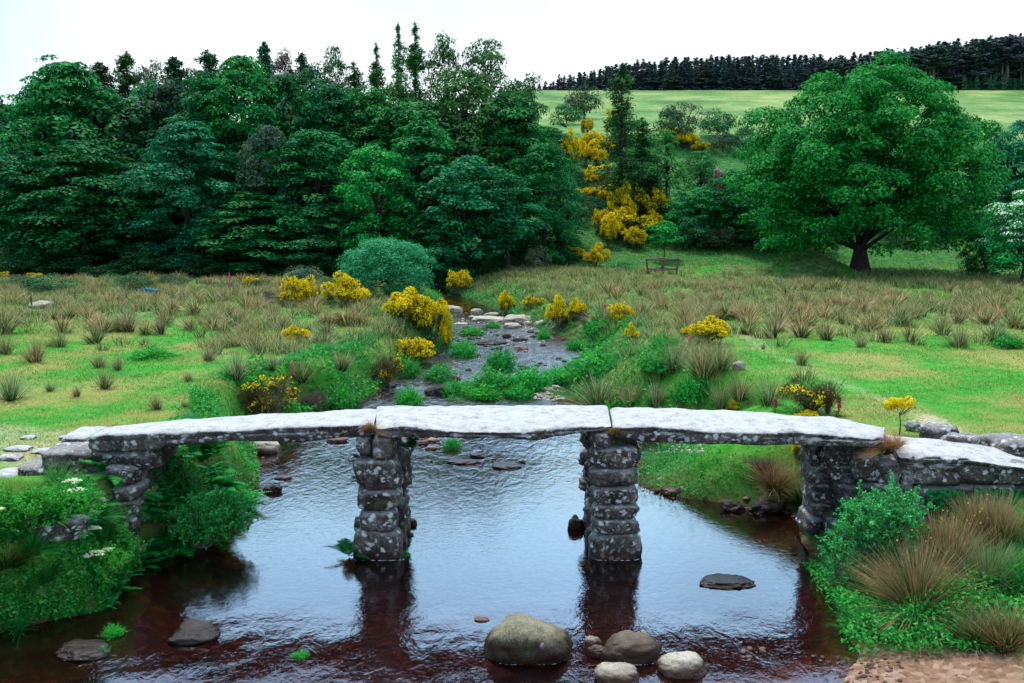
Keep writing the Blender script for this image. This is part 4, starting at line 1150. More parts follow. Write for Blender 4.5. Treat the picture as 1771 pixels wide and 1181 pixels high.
for ix, iy, ir, ih in ISL:
    n = int(ir * ir * 900); a = r.uniform(0, 6.28, n); q = ir * 1.15 * r.random(n) ** .6
    x = ix + q * np.cos(a); y = iy + q * 1.5 * np.sin(a); z = H(x, y); k = (z > zw(y) + .0) & (n2(x, y, 1.2, 97, 2) > -.25); x, y, z = x[k], y[k], z[k]; n = len(x)
    blades(g, np.stack([x, y, z - .02], 1), up_dirs(n, r, .5), r.uniform(.12, .34, n), .02, 3, .5, r=r)
g.build("bank_grass", M['lush'], kind="stuff")

# meadow grass on the two foreground banks and the grassy tongue
g = Geo()
def mk(x, y):
    a, b_ = edges(x, y); e = np.maximum(a, b_); return (e > .55) * (~under_bridge(x, y)) * np.clip(.7 + n2(x, y, .8, 99, 3), .1, 1) * np.where((x > 0), 0, 1)
for (x0, x1, y0, y1, dn, L, Wd) in [(-12, -6, 12.5, 17.0, 2600, .20, .009), (6, 12, 12.3, 17.0, 500, .24, .010)]:
    x, y = scatter(x0, x1, y0, y1, dn, r, mk); n = len(x); z = H(x, y)
    blades(g, np.stack([x, y, z - .02], 1), up_dirs(n, r, .4), L * r.uniform(.4, 1.4, n), Wd, 3, .35, r=r)
go = g.build("meadow_grass", M['grass'], kind="stuff"); go.color = (.95, 1.0, .9, 1)

# leafy undergrowth covering the banks
def herb_mass(name, pts, hgt, dens_n, L, mat, W=.5, **kw):
    """leafy cover: pts (x,y) arrays; leaves fill a lumpy layer above the ground"""
    x, y = pts; n = len(x); z = H(x, y)
    hv = hgt * np.clip(.45 + n2(x, y, 1.3, 105, 3) * 1.1 + .25, .1, 1.2)
    a_, b_ = edges(x, y); hv = hv * np.where((y < 17.2) & (x < 0), np.clip(1.3 - a_ * 1.25, .08, 1), 1)
    f = r.random(n) ** .55
    P = np.stack([x, y, z + hv * f], 1)
    g = Geo(); leaves(g, P, np.array([0, -.15, .9]) + r.normal(size=(n, 3)) * .55, L * r.uniform(.6, 1.4, n), W, r=r)
    return g.build(name, M[mat], **kw)
def mk(x, y):
    a, b_ = edges(x, y); e = np.maximum(a, b_); s = np.interp(y, [0, 20, 30, 50, 90], [1.5, 1.5, 1.8, 2.4, 3]) + ((x > 0) & (y < 17)) * 3.0
    return ((e > -.12) & (e < s)) * (~under_bridge(x, y)) * np.clip(.35 + .45 * (y < 24) + n2(x, y, .45, 107, 3) * 1.8, 0, 1) * np.where((y < 12.95 - (x - 5) * .08) & (x > 3), 0, 1)
xs_, ys_ = [], []
for (x0, x1, y0, y1, dn) in [(-12, -6, 12.5, 17.1, 8000), (4.5, 11, 12.3, 17.0, 900), (-12, -5, 19, 25, 1600), (-12, -5, 25, 30, 700), (2, 11, 21, 30, 120), (-12, 9, 30, 45, 200), (-14, 14, 45, 78, 60)]:
    x, y = scatter(x0, x1, y0, y1, dn, r, mk); xs_.append(x); ys_.append(y)
xa, ya = np.concatenate(xs_), np.concatenate(ys_)
k = ya < 28
herb_mass("undergrowth", (xa[k], ya[k]), .42, 0, .075, 'herb', kind="stuff")
herb_mass("undergrowth", (xa[~k], ya[~k]), .45, 0, .15, 'herb', kind="stuff")

# rush and sedge filling the two meadows between the separate clumps
g = Geo(); r = np.random.default_rng(33)
cx_, cy_ = scatter(-50, 60, 34, 78, 1.25, r, lambda x, y: land(x, y, 1.2) * np.clip(.35 + n2(x, y, .12, 111, 3) * 1.6 + (y - 40) / 30, .05, 1) * np.where((y > 70) & (x > 12), .3, 1) * np.where((y > 72) & (x < -8), 0, 1))
for q in range(1):
    nb_ = 46; n = len(cx_) * nb_
    rad = np.repeat(r.uniform(.12, .5, len(cx_)), nb_); a = r.uniform(0, 6.28, n); rr_ = rad * np.sqrt(r.random(n))
    x = np.repeat(cx_, nb_) + rr_ * np.cos(a); y = np.repeat(cy_, nb_) + rr_ * np.sin(a); z = H(x, y)
    D = np.stack([np.cos(a) * rr_ / rad * .5, np.sin(a) * rr_ / rad * .5, np.ones(n)], 1) + r.normal(size=(n, 3)) * .15
    blades(g, np.stack([x, y, z - .03], 1), D, np.repeat(r.uniform(.45, .95, len(cx_)), nb_) * r.uniform(.6, 1.15, n), .026, 2, .3, r=r)
for (x0, x1, y0, y1, dn, mx_) in [(-16, -2, 29, 46, 1.5, 8), (0, 16, 27, 46, 1.7, 5)]:
    c1, c2 = scatter(x0, x1, y0, y1, dn, r, lambda x, y: ((np.maximum(*edges(x, y)) > .5) & (np.maximum(*edges(x, y)) < mx_)) * np.clip(.35 + n2(x, y, .35, 131, 3) * 1.5, 0, 1) * ((x > 0) | (y > 33)))
    nb_ = 70; n = len(c1) * nb_
    rad = np.repeat(r.uniform(.12, .45, len(c1)), nb_); a = r.uniform(0, 6.28, n); rr_ = rad * np.sqrt(r.random(n))
    x = np.repeat(c1, nb_) + rr_ * np.cos(a); y = np.repeat(c2, nb_) + rr_ * np.sin(a); z = H(x, y)
    D = np.stack([np.cos(a) * rr_ / rad * .45, np.sin(a) * rr_ / rad * .45, np.ones(n)], 1) + r.normal(size=(n, 3)) * .12
    blades(g, np.stack([x, y, z - .03], 1), D, np.repeat(r.uniform(.45, .85, len(c1)), nb_) * r.uniform(.6, 1.15, n), .020, 2, .3, r=r)
rb_ = g.build("rush_beds", M['rush'], kind="stuff"); rb_.color = (1.05, 1.02, .85, 1)

# ------------------------------------------------------------------ plants one could count
def make_rush(seed, nbl, width, hgt=.8, mat='rush', lean=.75, base=.16, label="rush clump", name="rush_tuft", droop=.35):
    r = np.random.default_rng(seed); g = Geo()
    a = r.uniform(0, 6.28, nbl); q = r.random(nbl) ** .7
    q = q * (.75 + .45 * np.sin(a * 2 + seed) * np.sin(a + seed * 2.1))
    D = np.stack([np.cos(a) * q * lean, np.sin(a) * q * lean, np.ones(nbl)], 1) + r.normal(size=(nbl, 3)) * .13
    P = np.stack([np.cos(a) * q * base, np.sin(a) * q * base, np.full(nbl, -.04)], 1)
    blades(g, P, D, hgt * r.uniform(.55, 1.1, nbl) * (1.05 - .25 * q), width, 4 if nbl > 300 else 3, droop * q + .05, r=r)
    o = g.build(name, M[mat], None); tag(o, label, "rush tuft"); return o
RN = [make_rush(200 + q, 260, .012) for q in range(3)]
RF = [make_rush(210 + q, 130, .030) for q in range(4)]
rr = random.Random(5)
def rush(px, py, hpx, w=1.0, label=None, group=None, color=None, protos=None):
    q = G(px, py); s = hpx * q[1] / 1600 / .72
    ps = protos or (RN if q[1] < 36 else RF)
    return inst(ps[rr.randrange(len(ps))], tuple(q), rr.uniform(0, 6.28), (s * w, s * w, s), label, group, color or (rr.uniform(.8, 1.25), rr.uniform(.85, 1.1), rr.uniform(.8, 1.1)), tilt=(rr.uniform(-.14, .14), rr.uniform(-.14, .14)))
LB = [
 (410, 655, 56, 1.1, "dense brown-green rush clump, biggest on the lawn left of the river"), (181, 672, 44, .8, "dark green rush clump on the lawn, left of the middle"),
 (272, 708, 34, .8, "small dark rush clump just above the left bridge slab"), (134, 686, 26, .8, "tiny rush clump on the lawn below the dark green one"), (18, 692, 62, 1.0, "wide rush clump at the left edge of the photograph"),
 (360, 624, 34, .9, "rush clump between the buttercups and the big brown-green one"), (165, 594, 38, 1.1, "bushy rush clump at the lower edge of the brown rushes"), (224, 574, 36, 1.0, "brown rush clump in the left meadow, beside two alike"),
 (278, 578, 36, .9, "greener rush clump right of the brown one in the left meadow"), (325, 660, 22, 1.2, "low spreading rush clump on the lawn"), (62, 626, 50, 1.0, "tall loose rush clump near the left edge"),
 (104, 600, 36, 1.1, "brown rush clump right of the tall loose one"), (170, 636, 32, 1.1, "brownish rush clump at the top of the lawn"), (205, 640, 34, .7, "narrow green rush clump at the top of the lawn"),
 (10, 612, 46, .9, "brown rush clump cut by the left edge"), (372, 706, 14, 1.2, "sprig of rush close behind the left slab"), (320, 704, 14, 1.2, "low rush sprig close behind the left slab, left one"),
 (86, 676, 18, 1.4, "flat little rush sprig at the left of the lawn"), (250, 598, 18, 1.2, "short rush clump at the edge of the green dip"),
 (1385, 632, 38, .8, "lone dark rush clump on the right lawn"), (1320, 604, 16, .7, "tiny dark rush clump left of the lone one on the right lawn"), (1660, 600, 46, 1.2, "big dark rush clump at the front of the right-hand rushes"),
 (1574, 592, 40, .9, "dark upright rush clump left of the big one"), (1490, 600, 30, 1.0, "brown rush clump jutting onto the right lawn"), (1430, 588, 34, 1.1, "reddish rush clump in the right meadow front"),
 (1336, 584, 42, 1.0, "rush clump at the left end of the right meadow front"), (1386, 584, 38, 1.2, "pale brown rush clump beside the left end of the right meadow front"), (1722, 590, 40, 1.2, "reddish rush clump near the right edge"),
 (1292, 578, 38, 1.1, "grey-green rush clump above the right bank gorse"), (1630, 580, 34, 1.1, "straw-tipped rush clump behind the big dark one"), (1530, 592, 30, 1.0, "straw-tipped rush clump behind the brown one"),
 (1035, 702, 66, 1.3, "wide green rush clump standing right behind the middle slab"), (1090, 704, 50, 1.0, "straw-tipped rush clump beside the wide green one"), (1135, 700, 48, 1.0, "pale rush clump fanned out behind the right slab"),
 (1248, 708, 56, .9, "brown rush clump leaning over the side channel"), (1215, 652, 70, 1.1, "tall rush clump on the right bank above the side channel"), (1165, 642, 60, 1.0, "tall rush clump on the right bank below the small gorse"),
 (1280, 690, 50, 1.2, "loose rush clump left of the sparse gorse"), (1330, 700, 60, 1.0, "straw-coloured rush clump behind the sparse gorse"), (1245, 640, 60, 1.0, "rush clump beside the white boulder"),
 (560, 600, 36, 1.3, "grey-green rush clump left of the big yellow gorse"), (520, 660, 44, 1.3, "loose rush clump behind the left slab's gorse"), (470, 640, 34, 1.2, "rush clump right of the biggest lawn clump"),
 (590, 640, 40, 1.3, "tall thin rush clump on the left bank"), (440, 600, 28, 1.3, "rush clump beside the small yellow gorse"), (1655, 560, 26, 1.3, "brown rush clump mid-meadow on the right"),
]
for px, py, hp, w_, lb in LB: rush(px, py, hp, w_, lb, "rush clumps in the meadows")
n_done = 0
while n_done < 235:      # the rest of the clumps, thickest in the two brown bands
    left = rr.random() < .5
    px = rr.uniform(0, 640) if left else rr.uniform(1010, 1771)
    py = 488 + 92 * rr.random() ** 1.2 if left else 496 + 78 * rr.random()
    q = G(px, py)
    if q[1] > 80 or land(np.array([q[0]]), np.array([q[1]]), 1.0)[0] < 1: continue
    if not left and py < 520 and px > 1200 and rr.random() < .3: continue
    s = rr.uniform(.8, 1.4)
    br = rr.random()
    inst(RF[rr.randrange(4)], tuple(q), rr.uniform(0, 6.28), (s * rr.uniform(.9, 1.7), s * rr.uniform(.9, 1.7), s),
         "brownish rush clump among many in the left meadow" if left else "brownish rush clump among many in the right meadow", "rush clumps filling the left meadow" if left else "rush clumps filling the right meadow",
         (.9 + .6 * br, .95 + .12 * br, .9 + .1 * br), tilt=(rr.uniform(-.16, .16), rr.uniform(-.16, .16)))
    n_done += 1

# big foreground tussocks on the right bank
def tussock(px, py, Y, hgt, seed, label, lean=.9, nbl=1100, mat='tussock', base=.22, color=(1, 1, 1), droop=.5, width=.012, cat="grass tussock", z=None):
    p0 = at(px, py, Y); zz = gz(p0[0], Y) if z is None else z
    o = make_rush(seed, nbl, width, hgt, mat, lean, base, label, "grass_tussock", droop); o["category"] = cat
    o.location = (p0[0], Y, zz - .03); o.color = (*color, 1); return o
tussock(1585, 1090, 14.35, 1.35, 301, "huge brown-tipped rush tussock spraying outwards on the right bank", 1.25, 1500, base=.30, droop=.55)
tussock(1640, 1040, 15.3, 1.25, 302, "upright straw-tipped tussock behind the huge brown one", .6, 1000, base=.40, droop=.3)
tussock(1725, 1000, 15.8, 1.1, 303, "tall brown tussock at the right edge below the ivy", .6, 1000, base=.5, droop=.3)
tussock(1700, 1110, 14.4, 1.10, 304, "leaning green-brown tussock right of the huge brown one", 1.0, 800, base=.3, color=(.6, 1.1, .9), droop=.5)
tussock(1690, 980, 16.2, .95, 314, "straw-topped tussock directly under the ivy, left of the tall brown one", .5, 900, base=.5, droop=.25, color=(1.2, 1.1, 1))
tussock(1620, 985, 16.0, .9, 315, "straw-coloured tussock between the sapling and the ivy", .5, 800, base=.4, droop=.25, color=(1.3, 1.1, 1))
tussock(1500, 1120, 14.0, .45, 316, "fine green tuft at the water's edge left of the huge brown tussock", .9, 800, 'lush', .3, droop=.6, width=.009)
tussock(1690, 1165, 13.2, .6, 317, "green and brown tussock over the sand, left of the corner one", .9, 700, base=.3, color=(.6, 1.1, .9), droop=.5)
tussock(1655, 1150, 13.4, .5, 318, "low green tuft at the back of the sand", .9, 700, 'lush', .3, droop=.6, width=.009)
tussock(1735, 1190, 12.9, .75, 305, "brown tussock in the bottom right corner", .8, 700, base=.3, droop=.4)
tussock(1560, 1145, 13.7, .50, 306, "fine bright green grass tuft at the foot of the huge brown tussock", .8, 900, 'lush', .25, droop=.6, width=.008)
tussock(1640, 1130, 13.8, .50, 307, "green grass tuft right of the fine bright one above the sand", .8, 700, 'lush', .25, droop=.6, width=.009)
tussock(1771, 1090, 14.2, .8, 308, "dark green tussock cut by the right edge", .9, 800, 'lush', .3, droop=.4)
tussock(1340, 850, 20.6, .95, 309, "drooping straw-coloured tussock on the bank behind the right abutment", 1.3, 900, 'tussock', .3, (1.15, .95, 1.1), .9)
tussock(1385, 860, 20.2, .85, 310, "greenish tussock between the straw-coloured one and the right abutment", 1.1, 700, 'tussock', .25, (.7, 1.15, .8), .8)
tussock(20, 1075, 14.3, .55, 311, "olive grass tussock hanging over the water at the left edge", 1.0, 900, 'tussock', .3, (.5, 1.2, .6), .9)
tussock(95, 1050, 14.9, .5, 312, "fine green tuft above the water on the left bank", 1.0, 900, 'lush', .3, (1, 1, 1), .8)
tussock(160, 985, 15.9, .5, 313, "soft green tuft under the umbel flowers", 1.0, 900, 'lush', .3, (1, 1, 1), .8)
def ztuft(px, py, Y, hgt, seed, label, col, lean=1.1, nbl=420, mat='tussock'):
    p0 = at(px, py, Y); o = make_rush(seed, nbl, .008, hgt, mat, lean, .05, label, "grass_tuft", 1.3); o["category"] = "grass tuft"
    o.location = p0; o.color = (*col, 1); return o
ztuft(641, 745, Y0 - .08, .30, 320, "dry tan grass tuft growing in the joint above the left pier", (1.3, .95, .9))
ztuft(1062, 748, Y0 - .08, .20, 321, "small tan grass tuft growing in the joint above the right pier", (1.1, .95, .8))
ztuft(1535, 782, Y0 - .05, .50, 322, "hanging tan grass tuft where the right slab meets the approach wall", (1.5, 1.0, 1.1), 1.3, 900)
ztuft(1552, 772, Y0 + .15, .34, 323, "greenish grass tuft behind the hanging tan one", (.9, 1.1, .7), 1.0, 500)
ztuft(1630, 796, Y0 + .2, .20, 324, "reddish sprig of grass on the approach slab", (1.6, .6, .6), .7, 90)

# gorse in flower: a thing with foliage, blossom and stems
def make_gorse(seed, dens, n_cl=34, leafc=(1, 1, 1)):
    r = np.random.default_rng(seed)
    root = thing("gorse_bush", "gorse bush", "gorse bush")
    cl = [(np.asarray(c) * r.uniform(.72, 1.28) + [0, 0, .04], rad * r.uniform(.7, 1.15), d) for c, rad, d in ellipsoid_clumps(int(n_cl * 1.25), .76, .68, .46, .46, .21, r, .15, -.55)]
    g = Geo(); f = Geo()
    for c, rad, d in cl:
        n = 230; D = rand_dirs(n, r); P = c + D * (rad * r.uniform(.4, 1.15, n))[:, None]
        blades(g, P, D + [0, 0, .7], .10, .016, 1, .1, r=r)
    for c, rad, d in cl:
        if d[2] < -.35 or r.random() > dens * 1.3: continue
        n = int(70 + 260 * dens * r.uniform(.4, 1)); D = rand_dirs(n, r); D[:, 2] = np.where(D[:, 2] < -.15, -D[:, 2], D[:, 2])
        spray = vnoise(D * 1.8 + c * 3, 1.5, seed, 2)
        k = spray > (-.14 if dens > .5 else .04); D = D[k]
        leaves(f, c + D * (rad * r.uniform(.85, 1.35, len(D)))[:, None], D + r.normal(size=D.shape) * .5, r.uniform(.04, .085, len(D)), .8, r=r)
    a = g.build("foliage", M['gorse_leaf'], root); a.color = (*leafc, 1)
    f.build("blossom", M['blossom'], root)
    s_ = Geo()
    for c, rad, d in cl[::3]: tube(s_, [[0, 0, -.1], np.asarray(c) * [.5, .5, .55], c], [.03, .02, .008], 4, cap=False)
    s = s_.build("stem", M['twig'], root); s["fixed_color"] = 1
    return root
GO = {'full': [make_gorse(400 + q, .95) for q in range(3)], 'half': [make_gorse(410 + q, .55) for q in range(2)], 'sparse': [make_gorse(420 + q, .22, leafc=(1.6, .9, 1)) for q in range(2)]}
gi = 0
def gorse(px, base, w, h, kind, label, Y=None, group=None, col=None):
    global gi
    q = G(px, base) if Y is None else at(px, base, Y)
    s = w * q[1] / 1600 / 1.95; sh = h * q[1] / 1600 / 1.12
    ps = GO[kind]; gi += 1
    return inst(ps[gi % len(ps)], tuple(q), rr.uniform(0, 6.28), (s, s, sh), label, group, col)
for a_ in [
 (518, 530, 66, 46, 'full', "round yellow gorse bush, left of the touching pair in the left meadow"), (598, 532, 84, 50, 'full', "long yellow gorse bush, right of the touching pair in the left meadow"),
 (712, 562, 104, 62, 'full', "largest yellow gorse bush, arching over the left bank upstream"), (748, 592, 66, 78, 'half', "half-bare gorse hanging down the bank below the largest one"),
 (772, 612, 24, 70, 'full', "narrow strip of yellow gorse trailing to the water"), (722, 632, 76, 48, 'half', "rounded gorse bush with scattered flowers on the left bank"),
 (668, 668, 62, 52, 'sparse', "brownish gorse with few flowers beside the left bank's rocks"), (466, 722, 128, 66, 'sparse', "wide brown gorse speckled with yellow just behind the left slab"),
 (515, 594, 52, 30, 'full', "small bright gorse alone in the left meadow"), (793, 508, 46, 36, 'full', "bright gorse above the far dark pool"),
 (595, 562, 46, 20, 'sparse', "thin gorse with few flowers near the pink foxglove"), (876, 544, 34, 40, 'full', "upright yellow gorse behind the row of river stones"),
 (922, 534, 40, 22, 'half', "low thin gorse right of the upright one"), (966, 566, 54, 46, 'full', "big yellow gorse at the right end of the river stones"), (998, 552, 40, 34, 'full', "smaller gorse growing into the big one's right side"),
 (1074, 562, 44, 34, 'full', "yellow gorse on the right bank above its small neighbour"), (1092, 592, 28, 28, 'full', "small yellow gorse low on the right bank"),
 (1222, 594, 90, 44, 'full', "wide yellow gorse above the tall rushes of the right bank"), (1402, 714, 116, 54, 'sparse', "large sparse gorse with scattered yellow sprays just behind the right slab"),
 (1268, 712, 20, 18, 'full', "tiny yellow gorse peeping over the right slab"), (1395, 722, 48, 12, 'full', "low gorse just showing above the right slab"),
 (1384, 796, 34, 40, 'half', "yellow gorse seen under the right slab beside the abutment"),
 (1032, 462, 48, 34, 'full', "yellow gorse at the foot of the slope left of the timber rails"), (1000, 450, 34, 22, 'half', "thin gorse at the foot of the slope, left of the bright one"),
 (439, 496, 46, 18, 'half', "low gorse at the foot of the wood left of the brown shrub"), (62, 484, 26, 12, 'half', "scrap of gorse behind the dark shrub at the far left"), (268, 492, 22, 12, 'half', "scrap of gorse between two heath shrubs"),
 (6, 484, 20, 14, 'half', "scrap of gorse cut by the left edge"), (478, 494, 16, 12, 'full', "speck of gorse beside the gate post"),
]: gorse(*a_)
hg = [(1000, 262, 30, 20, 'full'), (1036, 284, 34, 20, 'full'), (1010, 315, 30, 18, 'half'), (1078, 372, 40, 24, 'full'), (1040, 398, 34, 26, 'full'), (1130, 402, 40, 26, 'full'), (960, 300, 30, 22, 'half'), (1070, 262, 28, 18, 'full'), (1168, 244, 36, 16, 'full'), (1095, 412, 96, 40, 'full'), (1122, 385, 62, 42, 'full'), (1075, 395, 50, 50, 'full'), (1052, 425, 34, 40, 'full'), (1098, 428, 40, 26, 'full'), (1062, 352, 56, 22, 'full'), (1025, 345, 62, 20, 'half'), (1040, 325, 50, 28, 'full'), (983, 296, 40, 46, 'full'), (1012, 284, 30, 30, 'full'), (1062, 236, 34, 34, 'full'),
      (1014, 232, 22, 22, 'half'), (1050, 266, 56, 24, 'full'), (1024, 254, 34, 20, 'full'), (1158, 236, 34, 16, 'full'), (1186, 252, 44, 18, 'full'), (1210, 262, 30, 16, 'half'), (1236, 368, 44, 12, 'full'), (1225, 424, 60, 16, 'sparse'), (945, 270, 60, 20, 'sparse'), (1135, 355, 34, 24, 'half')]
for i, a_ in enumerate(hg):
    q = G(a_[0], a_[1] + 4, 84); d_ = max(86, q[1] - 5)
    gorse(a_[0], a_[1] + 3, a_[2] * 1.06, a_[3] * 1.3, a_[4], "yellow gorse bush among the scrub on the slope between the wood and the oak", None, "gorse bushes on the slope")
# lone gorse on a bare stem
lg = thing("gorse_bush", "lone gorse with a flat yellow top on one bare stem behind the right abutment", "gorse bush", tuple(G(1555, 752)))
sc_ = lg.location[1] / 1600
g = Geo(); tube(g, [[0, 0, -.1], [.02, 0, .25], [-.02, 0, 40 * sc_]], [.022, .018, .012], 6)
for q in range(7): tube(g, [[-.02, 0, 34 * sc_], [rr.uniform(-.3, .3), rr.uniform(-.2, .2), 52 * sc_]], [.01, .005], 4)
g.build("stem", M['twig'], lg, True)
r_ = np.random.default_rng(8); f = Geo(); g = Geo()
for q in range(16):
    c = np.array([r_.uniform(-26, 26) * sc_, r_.uniform(-.25, .25), r_.uniform(44, 60) * sc_]); n = 70; D = rand_dirs(n, r_)
    leaves(f, c + D * .085 + [0, 0, .03], D, r_.uniform(.035, .06, n), .8, r=r_); blades(g, c + D[:40] * .05, D[:40] + [0, 0, .5], .08, .01, 1, .1, r=r_)
g.build("foliage", M['gorse_leaf'], lg); f.build("blossom", M['blossom'], lg)

# heath shrubs along the foot of the wood on the left
for px, base, w, h, col, lb in [
 (88, 508, 92, 36, (1, 1, 1), "dark green heath shrub, widest at the far left of the meadow"), (190, 492, 46, 20, (.9, 1.3, 1), "small green shrub against the dark wood"), (236, 505, 74, 36, (1.6, 1, 1), "brown-green heath shrub behind the blue wheelbarrow"),
 (300, 496, 60, 24, (2.4, 1, 1.2), "russet heath shrub right of the brown-green one"), (522, 492, 72, 34, (4, 1.3, 2.2), "pinkish-brown bare shrub at the foot of the wood"), (388, 500, 40, 14, (1, 1.2, 1.2), "low dark shrub beside the tall foxglove"),
 (30, 500, 50, 26, (1, 1, 1), "low dark shrub at the left edge of the meadow"), (565, 500, 50, 22, (1, 1.2, 1), "low green shrub left of the round willow"), (932, 470, 46, 46, (4, 1.1, 1.6), "reddish-brown dead bush on the bank right of the river bend"),
 (1080, 470, 60, 18, (1, 1.6, 1.2), "low green shrub behind the timber rails"), (455, 498, 40, 18, (1.6, 1, 1), "low brown shrub behind the gate post")]:
    q = G(px, base); s = w * q[1] / 1600 / 4.3
    o = inst(PR[PROTOS['shrub'][0]], tuple(q), rr.uniform(0, 6), (s, s, h * q[1] / 1600 / 2.5), lb, None, col, "shrub"); o.name = "heath_shrub"
# dry brush by the gorse at both slabs
def brush(px, base, w, h, label, seed):
    q = G(px, base); sc_ = q[1] / 1600; r = np.random.default_rng(seed); g = Geo()
    for k in range(70):
        a = r.uniform(0, 6.28); e = np.array([math.cos(a) * w * sc_ * .5 * r.random(), math.sin(a) * w * sc_ * .35 * r.random(), h * sc_ * r.uniform(.6, 1)])
        tube(g, [[0, 0, -.05], e * [.4, .4, .5] + r.normal(size=3) * .03, e], [.012, .008, .003], 4, cap=False)
        for s in range(4):
            t = r.uniform(.4, .95); b0 = e * t; tube(g, [b0, b0 + r.normal(size=3) * [.1, .1, .08] + [0, 0, .08]], [.005, .002], 3, cap=False)
    g.build("dead_brush", M['twig'], None, True, label=label, cat="dead brush", loc=tuple(q))
brush(1432, 716, 60, 64, "dead purplish brush standing behind the sparse gorse of the right bank", 3)
brush(545, 716, 70, 44, "pale dry brush at the right end of the wide gorse behind the left slab", 4)
brush(1320, 812, 90, 18, "fallen pale twigs on the grass under the right slab", 5)
brush(228, 975, 60, 40, "pale dead twigs sticking out of the left bank near the abutment", 6)
brush(1010, 566, 26, 30, "dry twigs at the right side of the big gorse by the river stones", 7)

# bracken, ferns
def make_fern(seed, nf=14, L=.95, mat='fern', name="bracken"):
    r = np.random.default_rng(seed); g = Geo()
    for k in range(nf):
        a = r.uniform(0, 6.28); el = r.uniform(.5, 1.3); d = np.array([math.cos(a) * math.cos(el), math.sin(a) * math.cos(el), math.sin(el)]); ho = np.array([math.cos(a), math.sin(a), 0])
        l = L * r.uniform(.6, 1.1); m_ = 24; s = np.linspace(0, 1, m_)[:, None]
        C = d * l * s + ho * l * .35 * s ** 2 - np.array([0, 0, 1]) * l * .45 * s ** 2.4
        T = unit(np.gradient(C, axis=0)); side = unit(np.cross(T, [0, 0, 1.0])); nrm = np.cross(side, T)
        tube(g, C[::4], np.linspace(.008, .002, len(C[::4])), 3, cap=False)
        wprof = np.sin(np.clip((s[:, 0] - .12) / .88, 0, 1) ** .6 * math.pi) ** .8 * l * .26
        for sg in (-1, 1):
            for q in range(3, m_):
                ln = wprof[q] + .01; p = C[q]; dd = unit(side[q] * sg + T[q] * .35 - nrm[q] * .12 + r.normal(size=3) * .05); wq = l / m_ * .46
                tp = p + dd * ln
                g.add([p - T[q] * wq, p + T[q] * wq, p + dd * ln * .6 + T[q] * wq * .8, tp, p + dd * ln * .6 - T[q] * wq * .8], [[0, 1, 2, 3], [0, 2, 3, 4]], .5)
    o = g.build(name, M[mat], None); tag(o, "fern", "fern"); return o
FN = [make_fern(500 + q) for q in range(3)]
LT = [make_rush(900 + q, 420, .010, .55, 'lush', .9, .16, "green grass tuft", "grass_tuft", .7) for q in range(3)]
ra = random.Random(41)
for q in range(46):
    left = q < 22
    if left: y = ra.uniform(13.2, 16.8); x = float(np.interp(y, *_XL)) - ra.uniform(-.05, 1.3)
    else: y = ra.uniform(13.6, 16.8); x = float(np.interp(y, *_XR)) + ra.uniform(-.05, 3.2)
    s = ra.uniform(.6, 1.15)
    inst(LT[q % 3], (x, y, gz(x, y) - .03), ra.uniform(0, 6), (s, s, s * ra.uniform(.8, 1.2)), "soft green grass tuft on the %s foreground bank" % ("left" if left else "right"), "grass tufts on the %s foreground bank" % ("left" if left else "right"),
         (ra.uniform(.8, 2.4), ra.uniform(.8, 1.2), ra.uniform(.7, 1.3)), "grass tuft", tilt=(ra.uniform(-.2, .2), ra.uniform(-.2, .2)))
r_ = random.Random(12)
for q in range(84):      # the mass of ferns under the left slab
    y = r_.uniform(17.3, 21.0); e = r_.uniform(-.15, .75 if y < 20 else 1.3); x = float(np.interp(y, *_XL)) - e + .1
    s = r_.uniform(.6, .95)
    inst(FN[q % 3], (x, y, gz(x, y) - .05), r_.uniform(0, 6), s, "bright green fern in the dense patch under the left slab", "ferns under the left slab", (r_.uniform(.8, 1.5), r_.uniform(.9, 1.5), r_.uniform(.8, 1.7)), tilt=(0, r_.uniform(0, .4)))
for q in range(80):      # low fronds spilling over the left foreground bank
    y = r_.uniform(13.4, 16.6); e = r_.uniform(0, 1.0); x = float(np.interp(y, *_XL)) - e
    inst(FN[q % 3], (x, y, gz(x, y) - .05), r_.uniform(0, 6), r_.uniform(.3, .55), "low green frond plant spilling down the left foreground bank", "frond plants on the left foreground bank", (r_.uniform(.7, 1.2), r_.uniform(.7, 1.2), r_.uniform(.6, 1.2)), tilt=(0, r_.uniform(0, .5)))
